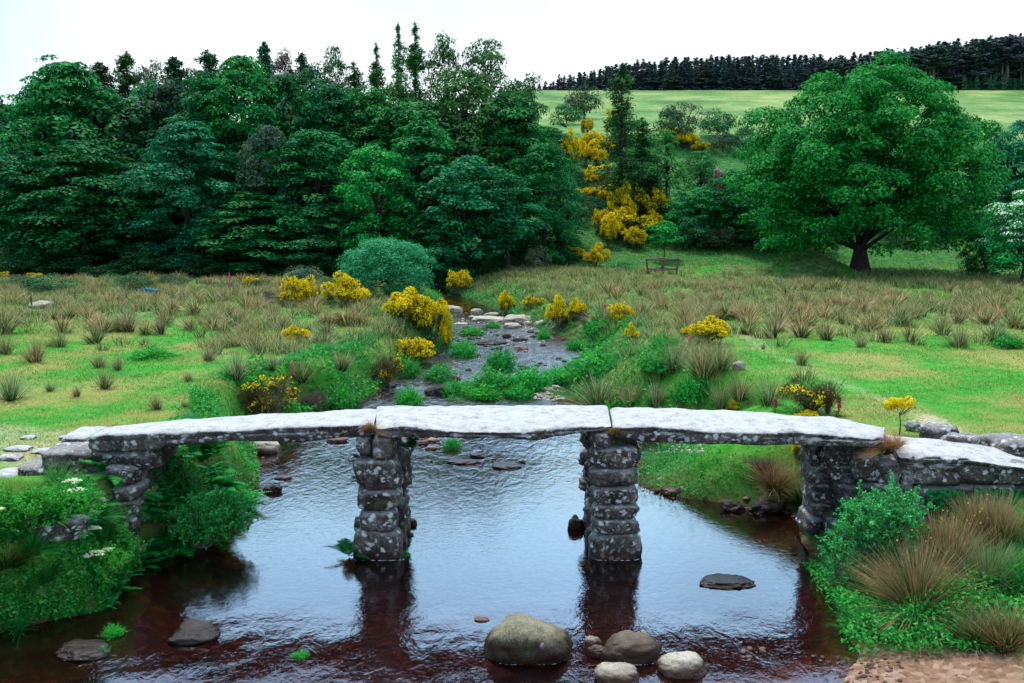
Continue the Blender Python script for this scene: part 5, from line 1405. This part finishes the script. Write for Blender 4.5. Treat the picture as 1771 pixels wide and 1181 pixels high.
for (px, py, Y, s, lb, col) in [
 (604, 962, Y0 + .1, .62, "dark green fern growing at the waterline against the left pier", (.8, .8, 1.2)), (628, 800, Y0 + .9, .4, "small fern rooted high on the left side of the left pier", (1, .9, 1)), (622, 835, Y0 + 1.0, .35, "tiny fern halfway up the left side of the left pier", (.9, .9, 1)),
 (712, 775, Y0 + .9, .45, "small fern under the middle slab on the left pier", (.7, .8, 1)), (1545, 880, 16.9, .9, "bracken frond clump against the right approach wall, higher one", (1, 1, 1)), (1500, 925, 16.6, .9, "bracken frond clump at the right abutment's foot", (.9, 1, 1)),
 (1590, 915, 16.5, 1.0, "bracken frond clump behind the leafy willow sapling", (1, 1, 1)), (1450, 960, 17.0, .7, "dark bracken clump in the shade of the right abutment", (.6, .7, .8)), (1520, 990, 16.2, .8, "bracken clump low in the willow sapling", (.9, 1, 1)),
 (185, 1000, 16.0, .6, "feathery fern low on the left foreground bank", (1, 1, 1)), (130, 1000, 15.4, .6, "feathery fern beneath the white umbels", (1, 1.1, .8)), (60, 1010, 14.9, .6, "feathery fern near the left edge of the foreground bank", (1, 1, .8)),
 (170, 930, 16.2, .6, "feathery fern just left of the abutment stones", (1, 1.1, .8)), (240, 960, 16.9, .7, "shaded fern at the foot of the left abutment", (.7, .8, 1))]:
    p0 = at(px, py, Y); inst(FN[r_.randrange(3)], (p0[0], Y, p0[2] if Y > Y0 - .01 else gz(p0[0], Y)), r_.uniform(0, 6), s, lb, None, col)

# leafy shrubs with separate twigs and leaves
def leafy_shrub(name, label, loc, w, h, d, nst, seed, col, L=.06, nl=30, over=(0, 0), spread=1.0):
    r = np.random.default_rng(seed); root = thing(name, label, "shrub", loc); g = Geo(); s_ = Geo()
    for k in range(nst):
        a = r.uniform(0, 6.28); q = r.random() ** .6
        e = np.array([math.cos(a) * w / 2 * q + over[0], math.sin(a) * d / 2 * q + over[1], h * r.uniform(.5, 1.0) * (1.1 - .35 * q)])
        b0 = np.array([math.cos(a) * .12, math.sin(a) * .12, -.1]); md = b0 + (e - b0) * .5 + np.array([0, 0, h * .12]) + r.normal(size=3) * .05
        tt = np.linspace(0, 1, 8)[:, None]; C = (1 - tt) ** 2 * b0 + 2 * tt * (1 - tt) * md + tt ** 2 * e
        tube(s_, C, np.linspace(.014, .003, 8), 4, cap=False)
        for q in range(8):
            t0 = r.uniform(.3, 1); p = C[int(t0 * 7)]; tw = unit(r.normal(size=3) + [0, 0, .9]) * r.uniform(.12, .34) * spread
            tube(s_, [p, p + tw], [.004, .0015], 3, cap=False)
            u_ = r.uniform(.1, 1.05, nl)[:, None]; P = p + tw * u_ + r.normal(size=(nl, 3)) * .022 * spread
            leaves(g, P, r.normal(size=(nl, 3)) * .6 + [0, -.2, .7], r.uniform(.6, 1.2, nl) * L, .5, r=r)
    f = g.build("foliage", M['herb'], root); f.color = (*col, 1); s_.build("stem", M['twig'], root)
    return root
p0 = at(1525, 1000, 15.9); leafy_shrub("willow_sapling", "leafy pale green willow sapling in front of the right abutment", (p0[0], 15.9, gz(p0[0], 15.9)), 2.1, 1.9, 1.2, 80, 601, (1.3, 1.35, 2.4), .062, 26)
p0 = at(1440, 1050, 15.6); leafy_shrub("willow_sapling", "thin willow shoots leaning over the water left of the big sapling", (p0[0] + .15, 15.6, .15), .7, 1.3, .5, 12, 602, (1.3, 1.3, 2.3), .058, 22, (-.15, 0))
p0 = at(390, 1000, 18.0); leafy_shrub("willow_sapling", "leafy willow hanging over the pool beside the ferns", (p0[0] - .45, 17.9, .05), 2.2, 1.15, 1.4, 80, 603, (1.0, 1.2, 1.6), .066, 28, (.35, -.1))
p0 = at(330, 930, 18.3); leafy_shrub("leafy_shrub", "dark leafy shrub between the left abutment and the overhanging willow", (p0[0] - .3, 18.6, .4), 1.3, 1.3, 1.2, 40, 604, (.6, .75, .8), .07, 26)
p0 = at(230, 1040, 16.3); leafy_shrub("leafy_shrub", "dense dark green herbs hanging into the water left of the abutment", (p0[0] - .45, 16.2, .35), 1.0, .8, 1.0, 40, 605, (.7, .85, .7), .06, 26)
for k, (px, Y, w_, h_, c_, lb) in enumerate([(165, 15.3, 1.3, .45, (.9, 1.1, .6), "thick green cow parsley leaves below the big white umbels"), (110, 15.0, 1.2, .45, (.9, 1.1, .7), "leafy green herbs left of the cow parsley"), (40, 14.7, 1.2, .45, (.8, 1, .6), "leafy green herbs near the left edge above the water"),
                                    (200, 16.3, .9, .42, (.8, 1, .7), "green herbs beside the abutment's white-spotted stones")]):
    p0 = at(px, 950, Y); leafy_shrub("herb_clump", lb, (p0[0], Y, gz(p0[0], Y) - .05), w_, h_, 1.0, 44, 610 + k, c_, .05, 30)
# cow parsley umbels
def umbel(px, py, Y, rad, label, seed):
    top = at(px, py, Y); zb = gz(top[0], Y); h = top[2] - zb; h = max(h, .3); r = np.random.default_rng(seed)
    root = thing("umbel_flower", label, "wild flower", (top[0], Y, zb)); s_ = Geo(); f = Geo()
    tube(s_, [[0, 0, 0], [.01, 0, h * .8]], [.008, .005], 5)
    for k in range(16):
        a = r.uniform(0, 6.28); q = rad * 1.35 * r.random() ** .5; c = np.array([math.cos(a) * q, math.sin(a) * q, h - q * q * 1.2])
        tube(s_, [[.01, 0, h * .8], c], [.003, .0015], 3, cap=False)
        n = 30; P = c + r.normal(size=(n, 3)) * [.022, .022, .006]; leaves(f, P, r.normal(size=(n, 3)) * .3 + [0, -.3, 1], .024, .9, r=r)
    s_.build("stem", M['herb'], root); f.build("flower_head", M['umbel'], root)
for k, (px, py, Y, rd, lb) in enumerate([(160, 955, 15.1, .13, "biggest creamy umbel, lowest on the left bank"), (92, 948, 15.0, .12, "creamy umbel left of the biggest one, above the long stone"), (128, 864, 16.1, .10, "creamy umbel highest up by the step stones"),
    (165, 870, 16.2, .12, "creamy umbel in front of the abutment stones"), (138, 888, 15.8, .09, "pale umbel just below the highest one"), (152, 893, 15.7, .08, "pale umbel in the middle of the leaves"), (125, 908, 15.5, .07, "small pale umbel beside the foxglove"),
    (162, 912, 15.5, .07, "small greenish umbel right of the middle"), (140, 962, 15.0, .06, "small yellowish umbel left of the biggest one"), (186, 950, 15.4, .06, "small yellowish umbel right of the biggest one"), (3, 980, 14.4, .05, "small umbel at the very left edge")]):
    umbel(px, py, Y, rd, lb, 700 + k)
# foxgloves
def foxglove(px, base, h_px, label, seed, Y=None, fat=1.0):
    q = G(px, base) if Y is None else at(px, base, Y); h = h_px * q[1] / 1600; r = np.random.default_rng(seed)
    root = thing("foxglove", label, "foxglove", tuple(q)); s_ = Geo(); f = Geo(); s = max(1, q[1] / 16) ** .42 * fat
    tube(s_, [[0, 0, -.1], [0, 0, h]], [.008 * s, .004 * s], 5)
    n = 34
    for k in range(n):
        t = .35 + .62 * k / n; a = r.uniform(-2.4, -.6) + r.normal() * .4; d = np.array([math.cos(a), math.sin(a), -.5]); p = np.array([0, 0, h * t]); rr_ = .014 * s * (1.1 - .6 * k / n)
        tube(f, [p, p + d * .02 * s, p + d * .05 * s], [rr_ * .4, rr_, rr_ * 1.2], 6)
    leaves(s_, np.array([[0, 0, .05]] * 14) + r.normal(size=(14, 3)) * [.08, .08, .04], r.normal(size=(14, 3)) * .4 + [0, 0, 1], .16 * s ** .5, .4, r=r)
    s_.build("stem", M['herb'], root); f.build("flower", M['pink'], root)
for k, a_ in enumerate([(97, 930, 66, "pink foxglove on the left foreground bank", 1, 14.9, 1.7), (507, 664, 30, "pink foxglove above the wide gorse behind the left slab", 2), (398, 514, 30, "tall pink foxglove at the foot of the wood", 3), (212, 532, 14, "short pink foxglove below the blue wheelbarrow", 4), (235, 540, 10, "tiny pink foxglove below the short one", 5),
    (611, 560, 18, "pink foxglove beside the thin gorse of the left meadow", 6), (1340, 712, 18, "pink foxglove by the sparse gorse behind the right slab", 7), (1046, 552, 20, "pink foxglove left of the right bank's yellow gorse", 8), (1450, 720, 26, "red-pink foxglove right of the sparse gorse", 9), (1192, 600, 14, "pink foxglove at the foot of the wide gorse", 10)]):
    foxglove(a_[0], a_[1], a_[2] * (1 if k == 0 else 1.5), a_[3], 800 + k, *(a_[5:] if len(a_) > 5 else ()))
# buttercups
g = Geo(); r = np.random.default_rng(55)
def spots(px0, px1, py0, py1, n, L=.04, hh=.18):
    for k in range(n):
        q = G(r.uniform(px0, px1), r.uniform(py0, py1)); s = max(.03, q[1] * .0010)
        P = q + [0, 0, hh * r.uniform(.5, 1.3)]; leaves(g, np.repeat(P[None], 3, 0), r.normal(size=(3, 3)) * .4 + [0, -.3, 1], s * 1.3, .95, r=r)
spots(220, 256, 598, 612, 34); spots(30, 70, 620, 640, 18); spots(10, 34, 690, 710, 12); spots(1560, 1771, 575, 600, 40); spots(1178, 1200, 522, 528, 14); spots(1500, 1600, 596, 612, 18); spots(1740, 1771, 632, 645, 14); spots(560, 640, 590, 640, 20)
for k in range(34):
    q = at(r.uniform(1590, 1771), 0, r.uniform(15.2, 16.8)); z = gz(q[0], q[1]) + r.uniform(.3, 1.0); P = np.array([q[0], q[1], z]); leaves(g, np.repeat(P[None], 4, 0), r.normal(size=(4, 3)) * .5 + [0, -.6, .6], .035, .95, r=r)
g.build("wild_flowers", M['small_yellow'], kind="stuff")
# leafy clumps on the gravel islands
def make_mound(seed):
    r = np.random.default_rng(seed); g = Geo(); n = 900; D = rand_dirs(n, r); D[:, 2] = np.abs(D[:, 2]); k = 1 + .75 * vnoise(D * 2, 1.7, seed, 3)
    P = D * k[:, None] * r.uniform(.35, 1.0, n)[:, None] ** .8 * [.55, .55, .42]; leaves(g, P, D + r.normal(size=(n, 3)) * .5 + [0, 0, .3], r.uniform(.05, .12, n), .5, r=r)
    blades(g, P[:500] * .8, D[:500] + [0, 0, .8], r.uniform(.1, .34, 500), .018, 2, .4, r=r)
    o = g.build("leafy_clump", M['herb']); tag(o, "leafy clump", "water plant"); return o
MD = [make_mound(620 + q) for q in range(4)]
for k, (px, py, w, h, lb) in enumerate([
 (707, 698, 50, 32, "green clump in the left channel just behind the bridge"), (787, 684, 40, 30, "round green clump left of the biggest island"), (760, 664, 46, 30, "green clump against the left bank upstream of the round one"), (850, 672, 60, 40, "broad green clump, largest on the gravel island"),
 (866, 648, 44, 40, "tall green clump at the top of the island"), (918, 672, 54, 44, "dark rounded green clump in the middle of the channel"), (895, 690, 40, 24, "low green clump near the middle slab's back edge"), (835, 694, 50, 26, "low green clump with pale flowers behind the middle slab"),
 (965, 664, 50, 28, "green clump right of the dark rounded one"), (1038, 648, 86, 44, "long green clump on the right-hand island"), (1000, 664, 46, 26, "green clump left end of the right-hand island"), (940, 592, 20, 18, "small green clump below the big gorse by the river stones"),
 (815, 584, 34, 14, "small green clump in the riffle below the river stones"), (852, 574, 20, 12, "tiny green clump right of the riffle one"), (800, 622, 40, 30, "green clump under the left bank's trailing gorse"), (995, 606, 26, 20, "green clump at the right edge of the riffle"),
 (1040, 580, 50, 36, "green clump on the right bank below the big gorse"), (1140, 640, 60, 44, "green clump beside the side channel"), (590, 702, 60, 40, "bright green clump on the left bank just behind the bridge"), (700, 650, 60, 40, "green clump on the left bank below the rounded gorse"),
 (1195, 690, 70, 50, "dark green clump in the side channel behind the right slab"), (782, 800, 36, 22, "grassy green tuft on the little island behind the middle opening"), (1150, 610, 60, 36, "green clump under the small right-bank gorse"),
 (200, 1150, 40, 22, "leafy sprig on the low rock at the bottom left"), (175, 1180, 34, 16, "leafy sprig at the bottom edge left of the middle"), (520, 1180, 30, 12, "thin green sprigs at the bottom edge of the pool"), (704, 1006, 16, 12, "tiny green sprig at the foot of the left pier"), (1745, 600, 60, 24, "dark green herb patch on the right lawn"), (265, 620, 80, 22, "green herb patch with buttercups on the left lawn")]):
    q = G(px, py)
    q[2] = max(q[2], float(zw(q[1])) - .02)
    s = w * q[1] / 1600 * (1.35 if 1 <= k <= 17 else 1); o = inst(MD[k % 4], tuple(q), rr.uniform(0, 6), (s, s, h * q[1] / 1600 / .5), lb, None, (rr.uniform(.7, 1.2), rr.uniform(.9, 1.25), rr.uniform(.9, 1.4)))
# ivy on the approach wall
g = Geo(); r = np.random.default_rng(77); n = 1500
pxs = r.uniform(1600, 1860, n); pys = 846 + 46 * r.random(n); P = np.array([at(a, b_, Y0 - .10) for a, b_ in zip(pxs, pys)]); k = n2(P[:, 0], P[:, 2], 2.2, 7, 2) > -.25 - (pxs > 1690) * .6
P = P[k]; P[:, 1] -= r.uniform(0, .12, len(P)); leaves(g, P, r.normal(size=(len(P), 3)) * .35 + [0, -1, .3], r.uniform(.05, .10, len(P)), .85, r=r)
iv = g.build("ivy", M['broad'], label="dark ivy hanging on the right approach wall", cat="ivy"); iv.color = (.9, 1.1, 1.0, 1)
# ------------------------------------------------------------------ river stones
def rstone(px, py, w, h, seed, mat, label, group=None, **kw):
    """stone standing in the water; py is the row of its waterline"""
    Y = (CAMZ) * 1600 / (py - 382)
    for _ in range(6): Y = (CAMZ - float(zw(Y))) * 1600 / (py - 382) * 1.0
    p0 = at(px, py, Y); sc_ = Y / 1600; wd, ht = w * sc_, h * sc_
    kw.setdefault('power', 2.5); kw.setdefault('amp', {'wet_stone': .17, 'river_stone': .075, 'pale_stone': .08}.get(mat, .11)); kw.setdefault('n', 16)
    z = float(zw(Y)); dpt = wd * kw.pop('dep', .7); ht = max(ht * .4, ht - .20 * dpt * min(1, CAMZ / Y * 2.2)); full = ht * 1.6
    return stone("river_stone", (p0[0], Y + dpt * .4, z + ht - full / 2), (wd, dpt, full), seed, M[mat], tilt=.16 if seed == 900 else 0.0, label=label, cat="river stone", group=group, **kw)
for k, a_ in enumerate([
 (915, 1184, 150, 88, 'river_stone', "largest mossy boulder in the foreground pool"), (1096, 1184, 106, 56, 'river_stone', "brown-topped boulder right of the largest mossy one"), (1182, 1210, 88, 44, 'pale_stone', "pale boulder at the bottom edge, right of the brown-topped one"),
 (1070, 1226, 86, 40, 'pale_stone', "pale boulder cut by the bottom edge"), (1026, 1156, 30, 24, 'pale_stone', "small pale stone between the two large boulders"), (1034, 1172, 36, 22, 'red_stone', "small brown stone in front of the small pale one"),
 (833, 1103, 26, 7, 'pale_stone', "sliver of pale stone left of the largest mossy boulder"), (333, 1142, 96, 32, 'wet_stone', "dark low rock with a grass tuft in the lower left pool"), (135, 1176, 92, 26, 'wet_stone', "dark rock at the bottom left edge"),
 (1262, 1040, 92, 18, 'wet_stone', "flat dark rock with a pale top in the right pool"), (1268, 897, 42, 18, 'wet_stone', "black wedge rock near the grassy tongue"), (1326, 900, 58, 24, 'wet_stone', "dark cracked rock against the right bank"), (1368, 892, 34, 26, 'red_stone', "pinkish stone at the foot of the straw tussock"),
 (1168, 868, 38, 14, 'red_stone', "brown flat stone at the tip of the grassy tongue"), (1145, 850, 20, 14, 'pale_stone', "small pale stone on the tongue's edge"), (1140, 862, 16, 8, 'red_stone', "tiny brown stone on the tongue's edge"), (1195, 850, 22, 10, 'red_stone', "tiny reddish stone by the tongue"),
 (470, 862, 30, 14, 'wet_stone', "dark pointed rock in the stream left of the left pier"), (488, 838, 28, 7, 'red_stone', "low brown stone upstream of the dark pointed rock"), (450, 790, 62, 28, 'pale_stone', "pale rounded boulder seen under the left slab"), (582, 770, 34, 10, 'red_stone', "low brown stone left of the left pier"),
 (430, 842, 28, 16, 'red_stone', "stone half hidden by the ferns"), (800, 810, 44, 8, 'wet_stone', "dark flat rock under the middle slab, left one"), (880, 818, 52, 9, 'wet_stone', "dark flat rock under the middle slab, right one"), (824, 798, 26, 8, 'wet_stone', "dark rock behind the two flat ones"), (900, 810, 16, 8, 'wet_stone', "tiny dark rock above the right flat one"),
 (747, 770, 26, 8, 'pale_stone', "pale stone beside the left pier's far side"), (745, 784, 20, 7, 'pale_stone', "small pale stone beside the left pier"), (730, 775, 22, 8, 'red_stone', "brown stone beside the left pier"), (740, 762, 40, 6, 'red_stone', "low brown gravel stone behind the left pier"),
 (712, 922, 18, 12, 'red_stone', "brown stone at the right foot of the left pier"), (708, 942, 14, 6, 'red_stone', "flat brown stone at the right foot of the left pier"), (998, 932, 28, 24, 'wet_stone', "dark round stone at the left foot of the right pier"), (1098, 790, 20, 10, 'red_stone', "brown stone right of the right pier"),
 (783, 538, 34, 10, 'pale_stone', "pale stone upstream at the left end of the row"), (825, 544, 22, 11, 'pale_stone', "tall pale stone standing behind the row"), (850, 545, 24, 6, 'pale_stone', "flat pale stone behind the row"), (846, 556, 62, 11, 'pale_stone', "long pale stone in the row across the river"),
 (896, 560, 52, 18, 'pale_stone', "broad domed stone in the row across the river"), (886, 567, 32, 10, 'pale_stone', "squared stone in front of the broad domed one"), (938, 564, 26, 11, 'pale_stone', "pale stone at the right end of the row"), (820, 553, 20, 8, 'pale_stone', "small pale stone touching the long one"), (912, 561, 14, 6, 'pale_stone', "small stone between the domed and the right-end stones"),
 (796, 561, 24, 4, 'pale_stone', "thin pale slab left of the row"), (810, 579, 40, 5, 'red_stone', "flat stone in the riffle below the row"), (876, 584, 14, 6, 'wet_stone', "dark stone in the riffle, upper one"), (900, 590, 26, 6, 'wet_stone', "dark flat rock in the riffle below the domed stone"), (850, 596, 44, 6, 'wet_stone', "dark ledge rock in the middle of the riffle"),
 (900, 606, 26, 8, 'red_stone', "pinkish stone in the riffle"), (918, 573, 8, 5, 'pale_stone', "tiny white stone at the right of the riffle"), (620, 680, 44, 20, 'red_stone', "brown boulder in the left bank behind the bridge"), (755, 686, 34, 14, 'wet_stone', "dark boulder in the left channel"),
 (785, 660, 20, 8, 'wet_stone', "dark stone beside the island"), (948, 682, 24, 12, 'pale_stone', "pale stone, tallest on the gravel bar"), (960, 676, 20, 8, 'pale_stone', "pale stone at the right of the gravel bar")]):
    rstone(*a_[:4], 900 + k, a_[4], a_[5])
# loose small stones: gravel bars and margins, uncountable
g = Geo(); g2 = Geo(); r = np.random.default_rng(66)
def pebble_field(gg, px0, px1, py0, py1, n, s0, s1, seed):
    for k in range(n):
        px, py = r.uniform(px0, px1), r.uniform(py0, py1); q = G(px, py); q[2] = max(q[2], float(zw(q[1])) - .01)
        s = r.uniform(s0, s1) * q[1] / 1600
        stone_geo(gg, q, (s, s * .8, s * .55), seed + k, 2.6, .12, 3, r.uniform(0, 6))
pebble_field(g, 925, 975, 670, 694, 90, 3, 9, 2000); pebble_field(g, 1105, 1215, 764, 784, 110, 4, 12, 2200); pebble_field(g, 1110, 1180, 838, 866, 30, 3, 10, 2400)
pebble_field(g, 780, 960, 545, 605, 120, 2, 7, 2500); pebble_field(g, 690, 760, 762, 790, 50, 4, 10, 2700); pebble_field(g2, 1290, 1420, 860, 895, 80, 5, 16, 2800); pebble_field(g2, 1400, 1560, 1140, 1181, 70, 3, 12, 2900); pebble_field(g2, 700, 1000, 600, 700, 60, 3, 9, 3000)
pebble_field(g, 1280, 1340, 1155, 1181, 12, 4, 14, 3200); pebble_field(g2, 425, 480, 770, 850, 26, 4, 10, 3300)
g3 = Geo(); pebble_field(g3, 775, 985, 560, 650, 60, 4, 15, 3500); pebble_field(g3, 640, 760, 640, 700, 50, 4, 14, 3700); pebble_field(g3, 960, 1060, 690, 700, 12, 4, 10, 3800); pebble_field(g3, 600, 760, 765, 830, 36, 4, 13, 3900)
pebble_field(g3, 760, 1000, 500, 545, 40, 3, 8, 4000); g3.build("stream_rubble", M["wet_stone"], None, True, kind="stuff")
g.build("gravel", M['pale_stone'], None, True, kind="stuff"); g2.build("gravel", M['red_stone'], None, True, kind="stuff")
# the waterline shows as a broken pale line of foam round the pier feet and rocks
m, t, o = new_mat("foam"); b = NB(t); p = b.n("ShaderNodeBsdfPrincipled"); p.inputs["Base Color"].default_value = (.75, .72, .75, 1); p.inputs["Roughness"].default_value = .6
tr = b.n("ShaderNodeBsdfTransparent"); ms = b.n("ShaderNodeMixShader"); b.l(b.rng(b.noise(b.pos(), 16, 4), .46, .56), ms.inputs[0]); b.l(tr.outputs[0], ms.inputs[1]); b.l(p.outputs[0], ms.inputs[2]); b.l(ms.outputs[0], o.inputs[0])
g = Geo()
def foam(x0, x1, y, dep, w=.025):
    n = 40; a = np.linspace(math.pi, 2 * math.pi, n); 
    c = np.stack([(x0 + x1) / 2 + (x1 - x0) / 2 * np.sign(np.cos(a)) * np.abs(np.cos(a)) ** .5, y + dep * np.sign(np.sin(a)) * np.abs(np.sin(a)) ** .5, np.full(n, .012)], 1)
    o_ = c + [0, -w, 0]; V = np.concatenate([c, o_]); i = np.arange(n - 1); g.add(V, np.stack([i, i + 1, i + 1 + n, i + n], 1))
for a, b_, py in ((606, 702, 987), (1024, 1105, 990)):
    foam(at(a, py, Y0)[0], at(b_, py, Y0)[0], Y0 + .10, .20)
for px, py, w in ((915, 1186, 150), (333, 1144, 92), (1096, 1186, 100), (135, 1178, 90)):
    Y = CAMZ * 1600 / (py - 382); foam(at(px - w * .4, py, Y)[0], at(px + w * .4, py, Y)[0], Y + .3, .32, .012)
g.build("foam", m, kind="stuff")

# ------------------------------------------------------------------ fence posts, gate post, rails, wheelbarrow, markers
for k, (px, base, h, w, ln, lb) in enumerate([
 (55, 534, 22, 3.4, 0, "thin dark fence post beside the low pale boulder"), (130, 523, 17, 3.6, 0, "thin dark fence post right of the boulder"), (203, 528, 14, 2.6, .05, "thin fence post left of the blue wheelbarrow"), (266, 520, 12, 2.6, 0, "short fence post just in front of the blue wheelbarrow"),
 (318, 522, 16, 3.0, 0, "thin dark fence post right of the wheelbarrow"), (430, 526, 22, 3.4, 0, "dark fence post just left of the thick gate post"), (377, 520, 10, 2.6, 0, "short fence post below the tall foxglove"),
 (322, 492, 14, 3.0, -.16, "pale leaning stake among the heath shrubs"), (341, 492, 10, 2.4, 0, "grey stake right of the pale leaning one"), (507, 492, 12, 3.0, 0, "pale blue-grey stake beside the pinkish shrub")]):
    q = G(px, base); sc_ = q[1] / 1600; g = Geo(); H_ = h * sc_; W_ = w * sc_
    pts = [[0, 0, -.2], [ln * H_, 0, H_ * .5], [ln * H_ * 2, 0, H_]]
    tube(g, pts, [W_ / 2, W_ / 2 * .95, W_ / 2 * .85], 8, lump=.05)
    g.build("fence_post", M['post'] if k < 7 else M['timber'], None, True, label=lb, cat="fence post", loc=tuple(q), group="fence posts in the left meadow")
q = G(463, 530); sc_ = q[1] / 1600
gpost = thing("gate_post", "thick weathered gate post with a pair of rails in the left meadow", "gate post", tuple(q))
g = Geo(); tube(g, [[0, 0, -.3], [0, 0, 14 * sc_], [.01, 0, 27 * sc_]], [4.8 * sc_, 4.5 * sc_, 4.2 * sc_], 10, lump=.06); g.build("post", M['timber'], gpost, True)
g = Geo(); bar(g, [-4 * sc_, -.1, 16 * sc_], [-10 * sc_, -.4, 0], .07); g.build("brace", M['timber'], gpost)
for z_ in (7, 15):
    g = Geo(); bar(g, [3 * sc_, 0, z_ * sc_], [34 * sc_, .3, (z_ + 1) * sc_], .05, .09); g.build("rail", M['timber'], gpost)
# timber guard rails round the young tree: trapezoid frame of posts and two rails
q = G(1145, 474); sc_ = q[1] / 1600
gd = thing("timber_guard", "three-sided guard of dark timber rails round the bright young tree", "timber railing", tuple(q))
pp = [(-24, 0, 0), (-3, -1.4, 0), (24, 0, 0), (5, 1.6, 0)]
topw = 1.15
P_ = [np.array([a * sc_, y_, 0]) for a, y_, _ in pp]
for k, a in enumerate(P_):
    g = Geo(); bar(g, a + [0, 0, -.2], a * [topw, 1, 1] + [0, 0, 27 * sc_], .13); g.build("post", M['post'], gd)
for k in range(4):
    a, c = P_[k], P_[(k + 1) % 4]
    for z_, tw in ((26, topw * 1.03), (9, 1.04)):
        g = Geo(); bar(g, a * [tw, 1.08, 1] + [0, 0, z_ * sc_], c * [tw, 1.08, 1] + [0, 0, z_ * sc_], .07, .13); g.build("rail", M['timber'], gd)
# blue wheelbarrow tipped on its legs in the grass
m_blue = plain_mat("blue_paint", (.004, .09, .16), (.01, .17, .26), 9, .85, .15); m_rub = plain_mat("dark_rubber", (.01, .01, .01), (.03, .03, .03), 9, .8, .2)
q = G(262, 513); sc_ = q[1] / 1600
wb = thing("wheelbarrow", "small blue wheelbarrow with its handles to the left in the rough grass", "wheelbarrow", tuple(q))
g = Geo(); u = sc_
T = np.array([[-9, -.3 / u, 15], [11, -.3 / u, 12], [11, .3 / u, 12], [-9, .3 / u, 15]]) * u; Bt = np.array([[-5, -.18 / u, 6], [7, -.18 / u, 4], [7, .18 / u, 4], [-5, .18 / u, 6]]) * u
I_ = T * [.93, .9, 1]; J_ = Bt * [.9, .9, 1] + [0, 0, .03]
g.add(np.vstack([T, Bt, I_, J_]), [[0, 1, 5, 4], [1, 2, 6, 5], [2, 3, 7, 6], [3, 0, 4, 7], [7, 4, 5, 6], [9, 8, 12, 13], [10, 9, 13, 14], [11, 10, 14, 15], [8, 11, 15, 12], [12, 15, 14, 13], [0, 8, 9, 1], [1, 9, 10, 2], [2, 10, 11, 3], [3, 11, 8, 0]])
g.build("tub", m_blue, wb)
for sg in (-1, 1):
    g = Geo(); tube(g, [[9 * u, sg * .1, 3 * u], [-4 * u, sg * .22, 8 * u], [-22 * u, sg * .28, 14 * u]], [.03, .03, .035], 8); g.build("handle", m_blue, wb, True)
    g = Geo(); tube(g, [[-4 * u, sg * .22, 8 * u], [-6 * u, sg * .22, 0]], .025, 8); g.build("leg", m_blue, wb, True)
g = Geo(); an = np.linspace(0, 2 * math.pi, 25); wr_ = .2
tube(g, np.stack([11 * u + wr_ * np.cos(an), 0 * an, .2 + wr_ * np.sin(an)], 1), .045, 8, cap=False); g.build("wheel", m_rub, wb, True)
# pale standing stones in the rough ground right of the oak
for k, (px, base, w, h, lb) in enumerate([(1605, 430, 9, 12, "small white standing stone in the rough ground right of the oak"), (1662, 396, 7, 13, "narrow white stone under the trees right of the oak"), (1632, 430, 14, 9, "low grey-pink stone beside the white standing one")]):
    q = G(px, base, 80); sc_ = q[1] / 1600
    stone("standing_stone", (q[0], q[1], q[2] + h * sc_ * .4), (w * sc_, w * sc_ * .7, h * sc_ * 1.2), 1200 + k, M['pale_stone'], label=lb, cat="stone", power=3, amp=.08, n=8)
q = at(1244, 330, 92)
stone("rock_outcrop", tuple(q), (1.3, 1.2, 3.6), 1210, M['red_stone'], label="pale rock outcrop showing between the trees left of the oak", cat="rock", power=3, amp=.16, n=16)
q = at(1240, 345, 91)
for k, (px, py, w) in enumerate([(395, 523, 7), (1120, 470, 10)]):
    q = G(px, py); s = w * q[1] / 1600; stone("field_stone", (q[0], q[1], q[2] + .05), (s, s * .7, s * .4), 1220 + k, M['pale_stone'], label=["small white stone below the tall foxglove", "small pale stone by the timber guard's left foot"][k], cat="stone", n=6)
# hide prototypes that were never placed
for o_ in [q_ for q_ in bpy.data.objects]:
    if o_.parent is None and o_.get("label") in ("shrub", "tree", "fern", "rush clump", "leafy clump", "gorse bush") and o_.as_pointer() not in PROTO_USED:
        for c_ in list(o_.children): bpy.data.objects.remove(c_)
        bpy.data.objects.remove(o_)
